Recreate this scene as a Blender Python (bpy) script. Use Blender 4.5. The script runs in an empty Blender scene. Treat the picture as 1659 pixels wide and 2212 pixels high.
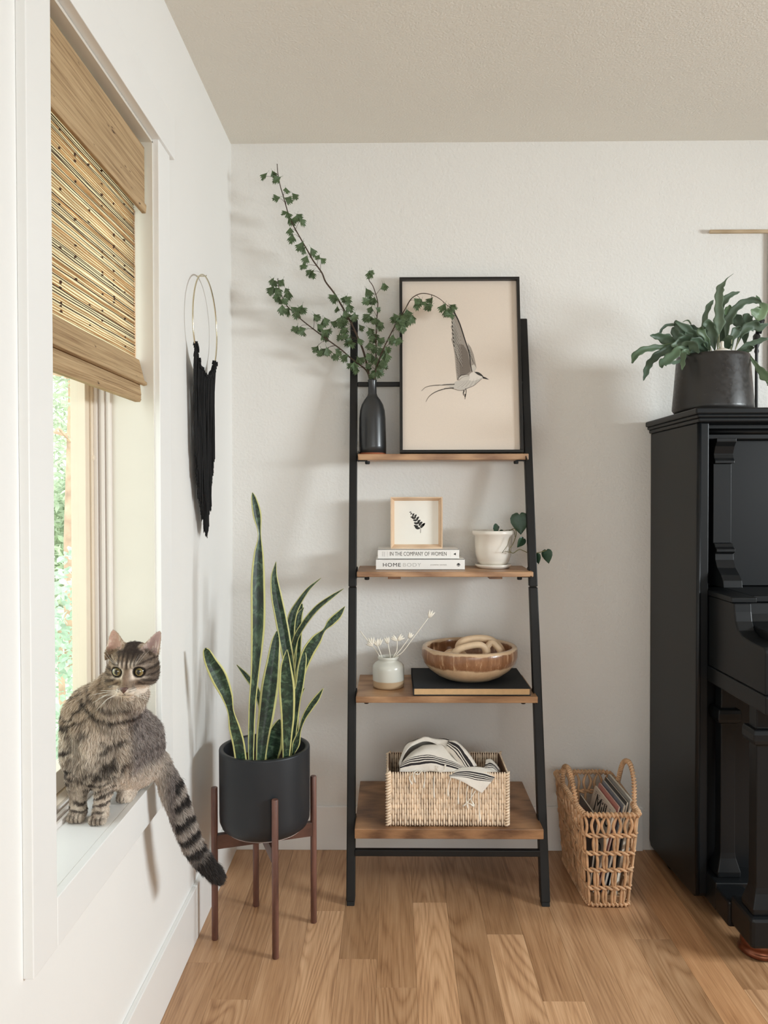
import bpy, bmesh, math, random
import numpy as np
from mathutils import Vector, Matrix, Euler
import openvdb

random.seed(7); rng = np.random.default_rng(7)
scene = bpy.context.scene
col = scene.collection

# ------------------------------------------------------------------ camera, world, lights, exposure
CAM_F, CAM_YAW, CAM_PITCH, CAM_ROLL, CAM_CY, CAM_Z = 1700.0, .01175, .015185, -.0017, 1094.0, 1.233
W_PX, H_PX = 1659.0, 2212.0
_cy, _sy, _cp, _sp, _cr, _sr = math.cos(CAM_YAW), math.sin(CAM_YAW), math.cos(CAM_PITCH), math.sin(CAM_PITCH), math.cos(CAM_ROLL), math.sin(CAM_ROLL)
_fw = Vector((-_sy*_cp, _cy*_cp, -_sp)); _r = Vector((_cy, _sy, 0)); _u = _r.cross(_fw)
CR, CU, CF = _cr*_r + _sr*_u, -_sr*_r + _cr*_u, _fw
CC = Vector((0, 0, CAM_Z))
cam_data = bpy.data.cameras.new('camera')
cam_data.sensor_fit = 'VERTICAL'; cam_data.sensor_height = 24.0
cam_data.lens = 24.0*CAM_F/H_PX
cam_data.shift_y = -(H_PX/2-CAM_CY)/H_PX
cam_data.clip_start = 0.05; cam_data.clip_end = 200
cam = bpy.data.objects.new('camera', cam_data); col.objects.link(cam)
rot = Matrix((CR, CU, -CF)).transposed()
cam.matrix_world = Matrix.Translation(CC) @ rot.to_4x4()
scene.camera = cam

scene.view_settings.view_transform = 'Standard'
scene.view_settings.look = 'None'
scene.view_settings.gamma = 1.0
scene.view_settings.use_curve_mapping = False
scene.view_settings.exposure = -0.10
scene.cycles.max_bounces = 10
scene.cycles.diffuse_bounces = 6
scene.cycles.transparent_max_bounces = 16
scene.cycles.sample_clamp_indirect = 6.0
scene.cycles.caustics_reflective = False
scene.cycles.caustics_refractive = False
try:
    scene.cycles.use_denoising = True
except Exception:
    pass

world = bpy.data.worlds.new('world'); scene.world = world; world.use_nodes = True
wn = world.node_tree.nodes; wl = world.node_tree.links; wn.clear()
wo = wn.new('ShaderNodeOutputWorld'); wb = wn.new('ShaderNodeBackground')
wtc = wn.new('ShaderNodeTexCoord'); wsp = wn.new('ShaderNodeSeparateXYZ'); wr = wn.new('ShaderNodeValToRGB')
wl.new(wtc.outputs['Generated'], wsp.inputs[0]); wl.new(wsp.outputs['Z'], wr.inputs[0])
wr.color_ramp.elements[0].position = 0.0; wr.color_ramp.elements[0].color = (1, .985, .93, 1)
wr.color_ramp.elements[1].position = 0.6; wr.color_ramp.elements[1].color = (.90, .96, 1, 1)
wl.new(wr.outputs[0], wb.inputs['Color']); wb.inputs['Strength'].default_value = 3.0
wl.new(wb.outputs[0], wo.inputs[0])

def area_light(name, loc, target, sx, sy, power, color, spread=180):
    d = bpy.data.lights.new(name, 'AREA'); d.shape = 'RECTANGLE'; d.size = sx; d.size_y = sy
    d.energy = power; d.color = color; d.spread = math.radians(spread)
    o = bpy.data.objects.new(name, d); col.objects.link(o); o.location = loc
    o.rotation_euler = (Vector(target)-Vector(loc)).to_track_quat('-Z', 'Y').to_euler()
    return o
# daylight of the window in the right-hand wall and of the wide window behind the camera
area_light('window_light_right', (3.1, .80, 1.50), (-.5, 1.9, .42), 1.0, .36, 53, (.87, .95, .985), 128)
area_light('window_light_rear', (.7, -1.2, 1.25), (.05, 2.7, .50), 2.0, 1.0, 18, (.92, .97, .975), 140)

# ------------------------------------------------------------------ pixel to place
def ray(u, v):
    return CF + CR*((u-W_PX/2)/CAM_F) - CU*((v-CAM_CY)/CAM_F)
def PY(u, v, Y):
    d = ray(u, v); return CC + d*(Y/d.y)
def PX(u, v, X):
    d = ray(u, v); return CC + d*(X/d.x)
def PZ(u, v, Z):
    d = ray(u, v); return CC + d*((Z-CAM_Z)/d.z)

# ------------------------------------------------------------------ objects
def tag(o, label=None, cat=None, group=None, kind=None):
    if label: o['label'] = label
    if cat: o['category'] = cat
    if group: o['group'] = group
    if kind: o['kind'] = kind
    return o
def empty(name, loc, label, cat, group=None, kind=None):
    o = bpy.data.objects.new(name, None); col.objects.link(o); o.location = loc
    o.empty_display_size = .05
    return tag(o, label, cat, group, kind)
def wloc(o):
    v = Vector((0, 0, 0))
    while o is not None:
        v += o.location; o = o.parent
    return v
def link_mesh(name, me, m, parent=None, smooth=False):
    o = bpy.data.objects.new(name, me); col.objects.link(o)
    if parent is not None: o.parent = parent
    if m is not None and not me.materials: me.materials.append(m)
    if smooth:
        me.shade_smooth() if hasattr(me, 'shade_smooth') else None
    return o
class MB:
    """collects shapes in world coordinates and links them as one mesh"""
    def __init__(s): s.v = []; s.f = []; s.uv = {}; s.fc = {}
    def add(s, vs, fs, color=None):
        b = len(s.v); s.v += [tuple(x) for x in vs]
        for f in fs:
            if color is not None: s.fc[len(s.f)] = color
            s.f.append(tuple(i+b for i in f))
        return b
    def box(s, x0, x1, y0, y1, z0, z1, color=None):
        vs = [(x0,y0,z0),(x1,y0,z0),(x1,y1,z0),(x0,y1,z0),(x0,y0,z1),(x1,y0,z1),(x1,y1,z1),(x0,y1,z1)]
        s.add(vs, [(0,3,2,1),(4,5,6,7),(0,1,5,4),(1,2,6,5),(2,3,7,6),(3,0,4,7)], color); return s
    def obox(s, M, hx, hy, hz):
        vs = [M @ Vector(p) for p in [(-hx,-hy,-hz),(hx,-hy,-hz),(hx,hy,-hz),(-hx,hy,-hz),(-hx,-hy,hz),(hx,-hy,hz),(hx,hy,hz),(-hx,hy,hz)]]
        s.add(vs, [(0,3,2,1),(4,5,6,7),(0,1,5,4),(1,2,6,5),(2,3,7,6),(3,0,4,7)]); return s
    def lathe(s, prof, n=32, c=(0,0,0), cap=True, sx=1, sy=1):
        c = Vector(c); vs = []; fs = []
        for (r, z) in prof:
            for k in range(n):
                a = 2*math.pi*k/n; vs.append((c.x+r*sx*math.cos(a), c.y+r*sy*math.sin(a), c.z+z))
        for i in range(len(prof)-1):
            for k in range(n):
                k2 = (k+1) % n; fs.append((i*n+k, i*n+k2, (i+1)*n+k2, (i+1)*n+k))
        if cap:
            fs.append(tuple(range(n))[::-1]); fs.append(tuple((len(prof)-1)*n+k for k in range(n)))
        s.add(vs, fs); return s
    def tube(s, pts, rad, n=8, cap=True, flat=1.0):
        pts = [Vector(p) for p in pts]; m = len(pts)
        if not hasattr(rad, '__len__'): rad = [rad]*m
        vs = []; fs = []; up = None
        for i, p in enumerate(pts):
            t = (pts[min(i+1, m-1)]-pts[max(i-1, 0)])
            t = t.normalized() if t.length > 1e-9 else Vector((0, 0, 1))
            if up is None:
                up = Vector((0, 0, 1)) if abs(t.z) < .9 else Vector((1, 0, 0))
            a = (up - t*up.dot(t)).normalized(); b = t.cross(a); up = a
            for k in range(n):
                th = 2*math.pi*k/n; vs.append(p + a*(rad[i]*math.cos(th)) + b*(rad[i]*flat*math.sin(th)))
        for i in range(m-1):
            for k in range(n):
                k2 = (k+1) % n; fs.append((i*n+k, i*n+k2, (i+1)*n+k2, (i+1)*n+k))
        if cap:
            fs.append(tuple(range(n))[::-1]); fs.append(tuple((m-1)*n+k for k in range(n)))
        s.add(vs, fs); return s
    def prism(s, poly, axis, a0, a1):
        """poly: 2D points; axis 'x': (y,z) profile pushed along x, 'y': (x,z), 'z': (x,y)"""
        n = len(poly)
        def mk(p, a):
            return (a, p[0], p[1]) if axis == 'x' else (p[0], a, p[1]) if axis == 'y' else (p[0], p[1], a)
        vs = [mk(p, a0) for p in poly]+[mk(p, a1) for p in poly]
        fs = [tuple(range(n)), tuple(range(n, 2*n))[::-1]]+[(i, i+n, (i+1) % n+n, (i+1) % n) for i in range(n)]
        s.add(vs, fs); return s
    def ball(s, c, r, n=10, m=6, sc=(1,1,1)):
        c = Vector(c); vs = [c+Vector((0,0,r*sc[2]))]; fs = []
        for i in range(1, m):
            ph = math.pi*i/m
            for k in range(n):
                a = 2*math.pi*k/n
                vs.append(c+Vector((r*sc[0]*math.sin(ph)*math.cos(a), r*sc[1]*math.sin(ph)*math.sin(a), r*sc[2]*math.cos(ph))))
        vs.append(c-Vector((0,0,r*sc[2]))); L = len(vs)-1
        for k in range(n):
            k2 = (k+1) % n
            fs.append((0, 1+k, 1+k2)); fs.append((L, 1+(m-2)*n+k2, 1+(m-2)*n+k))
            for i in range(m-2): fs.append((1+i*n+k, 1+(i+1)*n+k, 1+(i+1)*n+k2, 1+i*n+k2))
        s.add(vs, fs); return s
    def build(s, name, m, parent=None, smooth=False, bevel=0, auto=None, label=None, kind=None, recalc=True):
        o0 = wloc(parent) if parent is not None else Vector((0,0,0))
        me = bpy.data.meshes.new(name)
        me.from_pydata([(x-o0.x, y-o0.y, z-o0.z) for x, y, z in s.v], [], s.f)
        if s.uv:
            uvl = me.uv_layers.new(name='UVMap')
            for li, l in enumerate(me.loops): uvl.data[li].uv = s.uv.get(l.vertex_index, (0, 0))
        if s.fc:
            ca = me.color_attributes.new('Col', 'FLOAT_COLOR', 'CORNER')
            for p in me.polygons:
                c = s.fc.get(p.index, (1,1,1))
                for li in p.loop_indices: ca.data[li].color = (*c, 1)
        if recalc:
            bm = bmesh.new(); bm.from_mesh(me); bmesh.ops.recalc_face_normals(bm, faces=bm.faces); bm.to_mesh(me); bm.free()
        if smooth: me.shade_smooth()
        if auto is not None:
            me.shade_smooth()
            me.set_sharp_from_angle(angle=math.radians(auto))
        me.materials.append(m)
        o = bpy.data.objects.new(name, me); col.objects.link(o)
        if parent is not None: o.parent = parent
        if bevel:
            b = o.modifiers.new('bevel', 'BEVEL'); b.width = bevel; b.segments = 2; b.limit_method = 'ANGLE'; b.angle_limit = math.radians(40)
        if label: o['label'] = label
        if kind: o['kind'] = kind
        return o
def crom(pts, n=8):
    """Catmull-Rom through tuples of any length"""
    P = [np.array(p, float) for p in pts]; P = [2*P[0]-P[1]]+P+[2*P[-1]-P[-2]]; out = []
    for i in range(1, len(P)-2):
        for k in range(n):
            t = k/n; a, b, c, d = P[i-1:i+3]
            out.append(.5*((2*b)+(-a+c)*t+(2*a-5*b+4*c-d)*t*t+(-a+3*b-3*c+d)*t**3))
    out.append(P[-2]); return out

# ------------------------------------------------------------------ materials
def lin(c):
    return tuple(((x/255)/12.92 if x/255 <= .04045 else (((x/255)+.055)/1.055)**2.4) for x in c)
class NT:
    def __init__(s, name):
        s.m = bpy.data.materials.new(name); s.m.use_nodes = True
        s.n = s.m.node_tree.nodes; s.l = s.m.node_tree.links
        s.b = s.n['Principled BSDF']; s.out = s.n['Material Output']
    def new(s, t, **kw):
        n = s.n.new(t)
        for k, v in kw.items(): setattr(n, k, v)
        return n
    def link(s, a, b): s.l.new(a, b)
    def coord(s, scale=(1,1,1), which='Object', offset_random=False, rotz=0):
        tc = s.new('ShaderNodeTexCoord'); mp = s.new('ShaderNodeMapping')
        s.link(tc.outputs[which], mp.inputs['Vector']); mp.inputs['Scale'].default_value = scale
        mp.inputs['Rotation'].default_value = (0, 0, rotz)
        if offset_random:
            oi = s.new('ShaderNodeObjectInfo'); mu = s.new('ShaderNodeMath', operation='MULTIPLY'); mu.inputs[1].default_value = 37.0
            s.link(oi.outputs['Random'], mu.inputs[0]); s.link(mu.outputs[0], mp.inputs['Location'])
        return mp.outputs[0]
    def noise(s, vec, scale, detail=3, rough=.5, dist=0):
        n = s.new('ShaderNodeTexNoise'); n.inputs['Scale'].default_value = scale; n.inputs['Detail'].default_value = detail
        n.inputs['Roughness'].default_value = rough; n.inputs['Distortion'].default_value = dist
        s.link(vec, n.inputs['Vector']); return n.outputs['Fac']
    def ramp(s, fac, stops):
        r = s.new('ShaderNodeValToRGB'); e = r.color_ramp.elements
        e[0].position, e[0].color = stops[0][0], (*stops[0][1], 1)
        e[1].position, e[1].color = stops[-1][0], (*stops[-1][1], 1)
        for p, c in stops[1:-1]:
            x = e.new(p); x.color = (*c, 1)
        s.link(fac, r.inputs[0]); return r.outputs[0]
    def mix(s, fac, a, b, mode='MIX'):
        x = s.new('ShaderNodeMix', data_type='RGBA', blend_type=mode)
        if isinstance(fac, float): x.inputs[0].default_value = fac
        else: s.link(fac, x.inputs[0])
        for v, i in ((a, 6), (b, 7)):
            if isinstance(v, tuple): x.inputs[i].default_value = (*v, 1)
            else: s.link(v, x.inputs[i])
        return x.outputs[2]
    def math(s, op, a, b=None):
        x = s.new('ShaderNodeMath', operation=op)
        for v, i in ((a, 0), (b, 1)):
            if v is None: continue
            if isinstance(v, (int, float)): x.inputs[i].default_value = v
            else: s.link(v, x.inputs[i])
        return x.outputs[0]
    def bump(s, h, strength, dist=.01):
        b = s.new('ShaderNodeBump'); b.inputs['Strength'].default_value = strength; b.inputs['Distance'].default_value = dist
        s.link(h, b.inputs['Height']); s.link(b.outputs[0], s.b.inputs['Normal'])
    def setc(s, c):
        if isinstance(c, tuple): s.b.inputs['Base Color'].default_value = (*c, 1)
        else: s.link(c, s.b.inputs['Base Color'])
def plain(name, rgb, rough=.5, metal=0, var=.12, vscale=12, bump=0, bscale=200, bdist=.002, spec=None, coat=0):
    t = NT(name); c = lin(rgb); v = t.coord()
    if var:
        f = t.noise(v, vscale, 3)
        t.setc(t.ramp(f, [(.3, tuple(x*(1-var) for x in c)), (.7, tuple(min(1, x*(1+var)) for x in c))]))
    else: t.setc(c)
    t.b.inputs['Roughness'].default_value = rough; t.b.inputs['Metallic'].default_value = metal
    if spec is not None: t.b.inputs['Specular IOR Level'].default_value = spec
    if coat: t.b.inputs['Coat Weight'].default_value = coat; t.b.inputs['Coat Roughness'].default_value = .15
    if bump: t.bump(t.noise(v, bscale, 2), bump, bdist)
    return t.m
def wood(name, c1, c2, scale=(1, 1, 1), rough=.45, rnd=True, grain=1.0, objcol=False, bump=.15):
    """grain runs along the axis whose scale is smallest"""
    t = NT(name); v = t.coord(scale, offset_random=rnd)
    f1 = t.noise(v, 3.0, 4, .55, .8); f2 = t.noise(v, 22.0, 5, .7, .3)
    w = t.new('ShaderNodeTexWave', wave_type='BANDS', bands_direction='X'); w.inputs['Scale'].default_value = 1.6
    w.inputs['Distortion'].default_value = 7.0; w.inputs['Detail'].default_value = 3; w.inputs['Detail Scale'].default_value = .9
    t.link(v, w.inputs['Vector'])
    f = t.math('ADD', t.math('MULTIPLY', f1, .45), t.math('ADD', t.math('MULTIPLY', f2, .35), t.math('MULTIPLY', w.outputs['Fac'], .22*grain)))
    c = t.ramp(f, [(.30, lin(c2)), (.68, lin(c1))])
    if objcol:
        oi = t.new('ShaderNodeObjectInfo'); c = t.mix(1.0, c, oi.outputs['Color'], 'MULTIPLY')
    t.setc(c); t.b.inputs['Roughness'].default_value = rough
    t.bump(f2, bump, .0006)
    return t.m
def attr_mat(name, rough=.6, attr='Col', var=0, sss=0, spec=.3):
    t = NT(name); a = t.new('ShaderNodeAttribute', attribute_name=attr)
    t.setc(a.outputs['Color']); t.b.inputs['Roughness'].default_value = rough; t.b.inputs['Specular IOR Level'].default_value = spec
    return t.m
M_wall = plain('wall_paint', (231, 229, 225), .75, var=.012, vscale=2, bump=.55, bscale=120, bdist=.0035)
M_wall_left = plain('side_wall_paint', (238, 237, 234), .7, var=.01, vscale=2, bump=.12, bscale=120, bdist=.002)
M_ceil = plain('ceiling_paint', (228, 223, 213), .9, var=.01, vscale=3, bump=.5, bscale=150, bdist=.004)
M_trim = plain('white_trim_paint', (240, 240, 238), .35, var=.005)
M_black_metal = plain('black_powder_metal', (26, 25, 24), .5, var=.1, bump=.05, spec=.3)
# ------------------------------------------------------------------ the room
XL, YB, ZC, XR, YF = -.557, 2.72, 2.44, 3.3, -2.1
WY0, WY1, WZ0, WZ1 = 1.25, 1.825, .585, 2.05      # opening of the left window
XG = -.705                                         # outer skin of the left wall at the glass
def structure(o): o['kind'] = 'structure'; return o
structure(MB().box(XL-.2, XR+.1, YB, YB+.1, -.05, ZC+.05).build('wall_back', M_wall))
w = MB()
w.box(XG-.03, XL, YF-.1, WY0-.003, -.05, ZC+.05); w.box(XG-.03, XL, WY1+.003, YB, -.05, ZC+.05)
w.box(XG-.03, XL, WY0-.003, WY1+.003, -.05, WZ0-.012); w.box(XG-.03, XL, WY0-.003, WY1+.003, WZ1+.003, ZC+.05)
structure(w.build('wall_left', M_wall_left))
structure(MB().box(XR, XR+.1, YF-.1, YB, -.05, ZC+.05).build('wall_right', M_wall))
structure(MB().box(XG-.03, XR+.1, YF-.1, YF, -.05, ZC+.05).build('wall_front', M_wall))
structure(MB().box(XG-.03, XR+.1, YF-.1, YB+.1, ZC, ZC+.06).build('ceiling', M_ceil))

# floor: a dark sub floor with every board on top
M_sub = plain('sub_floor', (52, 34, 22), .8)
floor = structure(MB().box(XL-.1, XR, YF, YB, -.04, -.008).build('floor', M_sub))
t = NT('oak_board'); oi = t.new('ShaderNodeObjectInfo'); rnd = oi.outputs['Random']
n0 = t.noise(t.coord((7.5, .75, 7.5), offset_random=True), 1.0, 1.2, .4, .35)          # rings: contour lines of a smooth field
rl = t.math('ABSOLUTE', t.math('SINE', t.math('MULTIPLY', n0, 75)))
f1 = t.noise(t.coord((16, 1.2, 16), offset_random=True), 1.2, 3, .6, .6); f2 = t.noise(t.coord((130, 3.2, 130), offset_random=True), 2.0, 3, .65, .15)
gs = t.math('MULTIPLY', t.math('SUBTRACT', rl, .5), t.ramp(rnd, [(.15, (.03, .03, .03)), (.9, (.20, .20, .20))]))
f = t.math('ADD', t.math('ADD', t.math('MULTIPLY', f1, .45), t.math('MULTIPLY', f2, .55)), gs)
c = t.ramp(f, [(.28, lin((146, 106, 74))), (.5, lin((188, 146, 108))), (.74, lin((214, 174, 136)))])
c = t.mix(1.0, c, oi.outputs['Color'], 'MULTIPLY')
t.setc(c); t.b.inputs['Roughness'].default_value = .40; t.bump(f2, .10, .0006); M_oak = t.m
PW = .1016
tones = {'n': (1, 1, 1), 'l': (1.16, 1.17, 1.18), 'd': (.74, .71, .67), 'm': (.88, .85, .81), 'r': (.98, .90, .82)}
seen = {  # column: joints (Y, tone of the board nearer than the joint) from the far wall forward
    -6: [(9, 'n'), (2.05, 'n')], -5: [(9, 'm'), (1.90, 'n')], -4: [(9, 'n'), (1.55, 'n')], -3: [(9, 'm'), (2.31, 'l')],
    -2: [(9, 'd'), (2.07, 'n')], -1: [(9, 'm'), (1.95, 'm')], 0: [(9, 'm'), (2.36, 'l')], 1: [(9, 'd'), (2.9, 'd')],
    2: [(9, 'd'), (2.19, 'l')], 3: [(9, 'm'), (1.90, 'l')], 4: [(9, 'n'), (1.75, 'n')], 5: [(9, 'n'), (1.6, 'm')],
    6: [(9, 'n'), (2.17, 'd')], 7: [(9, 'r'), (1.6, 'n')], 8: [(9, 'd'), (1.95, 'n')]}
k0 = int(math.floor((XL-.057)/PW)); k1 = int((XR-.057)/PW)
for k in range(k0, k1+1):
    xa, xb = max(XL-.02, .057+k*PW+.0002), min(XR, .057+(k+1)*PW-.0002)
    if xb-xa < .004: continue
    js = [(min(y, YB), tn) for y, tn in seen.get(k, [(9, random.choice('nmnlnd')), (random.uniform(1.2, 2.5), random.choice('nmld'))]) if y < 2.72 or y == 9]
    y = js[-1][0]
    while True:
        y -= random.uniform(.7, 1.5)
        if y < YF+.3: break
        js.append((y, random.choice('nmlnd')))
    for i, (ya, tn) in enumerate(js):
        yb = js[i+1][0] if i+1 < len(js) else YF
        o = MB().box(xa, xb, yb+.0002, ya-.0002, -.008, 0).build('floor_board', M_oak, floor, bevel=.0003)
        j = random.uniform(.95, 1.05); o.color = (*[x*j for x in tones[tn]], 1)
floor_parts_done = True

# baseboards (with the joint seen by the plant stand)
structure(MB().box(XL, .86, YB-.012, YB, 0, .152).build('baseboard_back', M_trim, bevel=.002))
bb = MB(); bb.box(XL, XL+.012, YF, 2.155, 0, .15); bb.box(XL, XL+.012, 2.158, YB-.012, 0, .15)
structure(bb.build('baseboard_left', M_trim, bevel=.002))

# ------------------------------------------------------------------ window in the left wall
XC = XL+.016
tr = bpy.data.objects.new('trim_1', None); col.objects.link(tr); tr.location = (XL, 1.5, .5); tr['kind'] = 'structure'
MB().box(XL, XC, 1.165, WY0, .505, 2.055).build('casing_board', M_trim, tr, bevel=.0015)
MB().box(XL, XC, WY1, 1.915, .505, 2.055).build('casing_board', M_trim, tr, bevel=.0015)
MB().box(XL, XC, WY0, WY1, .505, .5855).build('casing_board', M_trim, tr, bevel=.0015)
MB().box(XL, XC+.006, 1.04, 1.94, 2.055, 2.155).build('casing_header', M_trim, tr, bevel=.0015)

M_vinyl = plain('cream_vinyl', (228, 214, 194), .35, var=.02)
M_vinylw = plain('white_vinyl', (226, 219, 214), .35, var=.01)
M_jamb = plain('jamb_paint', (222, 217, 206), .45, var=.01)
win = bpy.data.objects.new('window_1', None); col.objects.link(win); win.location = (-.69, 1.53, WZ0); win['kind'] = 'structure'
MB().box(-.655, XL+.002, WY1-.004, WY1+.002, WZ0, WZ1).box(-.655, XL+.002, WY0-.002, WY0+.004, WZ0, WZ1).box(-.655, XL+.002, WY0, WY1, WZ1-.004, WZ1+.002).build('jamb', M_jamb, win)
MB().box(-.735, XL, WY0, WY1, WZ0-.011, WZ0).build('sill', M_trim, win, bevel=.001)
# outer frame with its ribs
fr = MB()
for (xa, xb, d) in [(-.658, -.652, .012), (-.666, -.658, .005), (-.674, -.666, .012), (-.682, -.674, .004), (-.690, -.682, .014)]:
    fr.box(xa, xb, WY1-.004-d, WY1-.004, WZ0, WZ1); fr.box(xa, xb, WY0+.004, WY0+.004+d, WZ0, WZ1)
    fr.box(xa, xb, WY0, WY1, WZ0, WZ0+d*.8)
fr.build('frame_rib', M_vinylw, win, bevel=.0008)
MB().box(-.735, -.690, WY1-.030, WY1-.002, WZ0, WZ1).box(-.735, -.690, WY0+.002, WY0+.03, WZ0, WZ1).box(-.735, -.690, WY0, WY1, WZ0, WZ0+.03).box(-.735, -.690, WY0, WY1, WZ1-.03, WZ1).build('frame', M_vinyl, win, bevel=.001)
s = MB(); ys0, ys1, zs0, zs1 = WY0+.031, WY1-.032, WZ0+.032, WZ1-.032
s.box(-.728, -.694, ys1-.024, ys1, zs0, zs1).box(-.728, -.694, ys0, ys0+.024, zs0, zs1).box(-.728, -.694, ys0, ys1, zs0, zs0+.045).box(-.728, -.694, ys0, ys1, zs1-.045, zs1)
s.build('sash', M_vinyl, win, bevel=.0015)
pk = PX(209, 990, -.689)
MB().lathe([(.0001, .0), (.0065, 0), (.0065, .002), (.004, .0035), (.0001, .004)], 16).build('screw_cap', M_vinyl, None)
cap = bpy.data.objects['screw_cap']; cap.parent = win; cap.matrix_world = Matrix.Identity(4)
cap.location = Vector((-.691, WY1-.02, pk.z))-win.location; cap.rotation_euler = (0, math.pi/2, 0)
t = NT('window_glass'); t.n.remove(t.b)
gl = t.new('ShaderNodeBsdfGlossy'); gl.inputs['Roughness'].default_value = .02; tp = t.new('ShaderNodeBsdfTransparent'); tp.inputs['Color'].default_value = (.96, .98, .97, 1)
mx = t.new('ShaderNodeMixShader')
mx.inputs[0].default_value = .05; t.link(tp.outputs[0], mx.inputs[1]); t.link(gl.outputs[0], mx.inputs[2]); t.link(mx.outputs[0], t.out.inputs[0])
M_glass = t.m
MB().box(-.714, -.710, ys0+.02, ys1-.02, zs0+.04, zs1-.04).build('glass', M_glass, win)

# ------------------------------------------------------------------ woven shade in the window
t = NT('shade_weave'); v = t.coord((1.2, 1.2, 60)); f = t.noise(v, 2.2, 5, .65, .4); f2 = t.noise(t.coord((3, 3, 240)), 2.0, 3, .6)
k = t.noise(t.coord((9, 9, 40)), 3.0, 2, .5)
c = t.ramp(t.math('ADD', t.math('MULTIPLY', f, .6), t.math('MULTIPLY', f2, .4)), [(.34, lin((128, 98, 66))), (.5, lin((178, 150, 112))), (.66, lin((200, 172, 134)))])
c = t.mix(t.ramp(k, [(.70, (0, 0, 0)), (.76, (1, 1, 1))]), c, lin((80, 55, 35)))
t.setc(c); t.b.inputs['Roughness'].default_value = .75; t.bump(f2, .5, .002); M_shade = t.m
def translucent(name, rgb, tr_rgb, fac, noise=None):
    t = NT(name); t.b.inputs['Roughness'].default_value = .8
    tl = t.new('ShaderNodeBsdfTranslucent'); mx = t.new('ShaderNodeMixShader'); mx.inputs[0].default_value = fac
    v = t.coord(noise or (1, 1, 1)); f = t.noise(v, 3, 4)
    t.setc(t.ramp(f, [(.35, tuple(x*.8 for x in lin(rgb))), (.65, tuple(min(1, x*1.1) for x in lin(rgb)))]))
    cc = t.ramp(f, [(.35, tuple(x*.75 for x in lin(tr_rgb))), (.65, lin(tr_rgb))]); t.link(cc, tl.inputs['Color'])
    t.link(t.b.outputs[0], mx.inputs[1]); t.link(tl.outputs[0], mx.inputs[2]); t.link(mx.outputs[0], t.out.inputs[0]); return t.m
M_liner = translucent('shade_liner', (232, 214, 186), (255, 246, 226), .9, (2, 2, 90))
M_reed = translucent('shade_reed', (212, 182, 144), (255, 226, 184), .55, (2, 2, 60))
M_reedd = plain('dark_reed', (78, 52, 34), .8)
sh = empty('woven_shade', (-.585, 1.52, 2.03), 'tan woven bamboo roman shade hanging half lowered in the left window', 'window shade')
MB().box(-.574, -.570, WY0+.004, 1.812, 1.885, 2.03).box(-.600, -.574, WY0+.004, 1.812, 2.024, 2.03).build('valance', M_shade, sh, bevel=.001)
MB().prism([(-.577, 1.880), (-.568, 1.880), (-.566, 1.895), (-.5665, 1.900), (-.573, 1.900)], 'y', WY0+.004, 1.814).build('valance_hem', M_shade, sh, bevel=.0015)
MB().box(-.592, -.5905, WY0+.006, 1.792, 1.50, 2.024).build('liner', M_liner, sh)
rd = MB(); rdd = MB(); z = 1.540
while z < 1.93:
    dark = random.random() < .33
    r = random.uniform(.0007, .0012) if dark else random.uniform(.0008, .0018)
    pts = []; z1 = z+random.uniform(-.0015, .0015); n = 9
    for i in range(n):
        y = WY0+.006+(1.790-WY0-.006)*i/(n-1); pts.append((-.588+random.uniform(-.0006, .0006), y, z+(z1-z)*i/(n-1)+random.uniform(-.0008, .0008)))
    (rdd if dark else rd).tube(pts, r, 5)
    for q in range(random.choice([0, 0, 1, 1, 2])):
        i = random.randrange(1, n-1); p = Vector(pts[i])
        rdd.tube([p+Vector((0, -random.uniform(.004, .008), 0)), p+Vector((.001, 0, random.uniform(-.002, .002))), p+Vector((0, random.uniform(.004, .008), 0))], [.0006, random.uniform(.0016, .0028), .0006], 5)
    z += random.uniform(.0036, .0058)
rd.build('reed', M_reed, sh, smooth=True, kind='stuff'); rdd.build('dark_reed', M_reedd, sh, smooth=True, kind='stuff')
MB().prism([(-.592, 1.545), (-.586, 1.545), (-.574, 1.497), (-.568, 1.492), (-.568, 1.486), (-.576, 1.484), (-.592, 1.500)], 'y', WY0+.006, 1.816).build('bottom_fold', M_shade, sh, bevel=.0012)
MB().prism([(-.590, 1.500), (-.580, 1.487), (-.577, 1.462), (-.5785, 1.460), (-.577, 1.457), (-.5785, 1.455), (-.577, 1.452), (-.580, 1.446), (-.592, 1.446)], 'y', WY0+.006, 1.802).build('bottom_fold', M_shade, sh, bevel=.0008)
rag = MB(); pts = []
for i in range(24):
    z = 1.50+.38*i/23; pts.append((-.590+.0, 1.7945+random.uniform(-.0012, .0018), z))
M_cord = translucent('pale_cord', (235, 215, 190), (255, 235, 210), .5)
rag.tube(pts, .0032, 6).build('side_cord', M_cord, sh, smooth=True)

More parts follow.
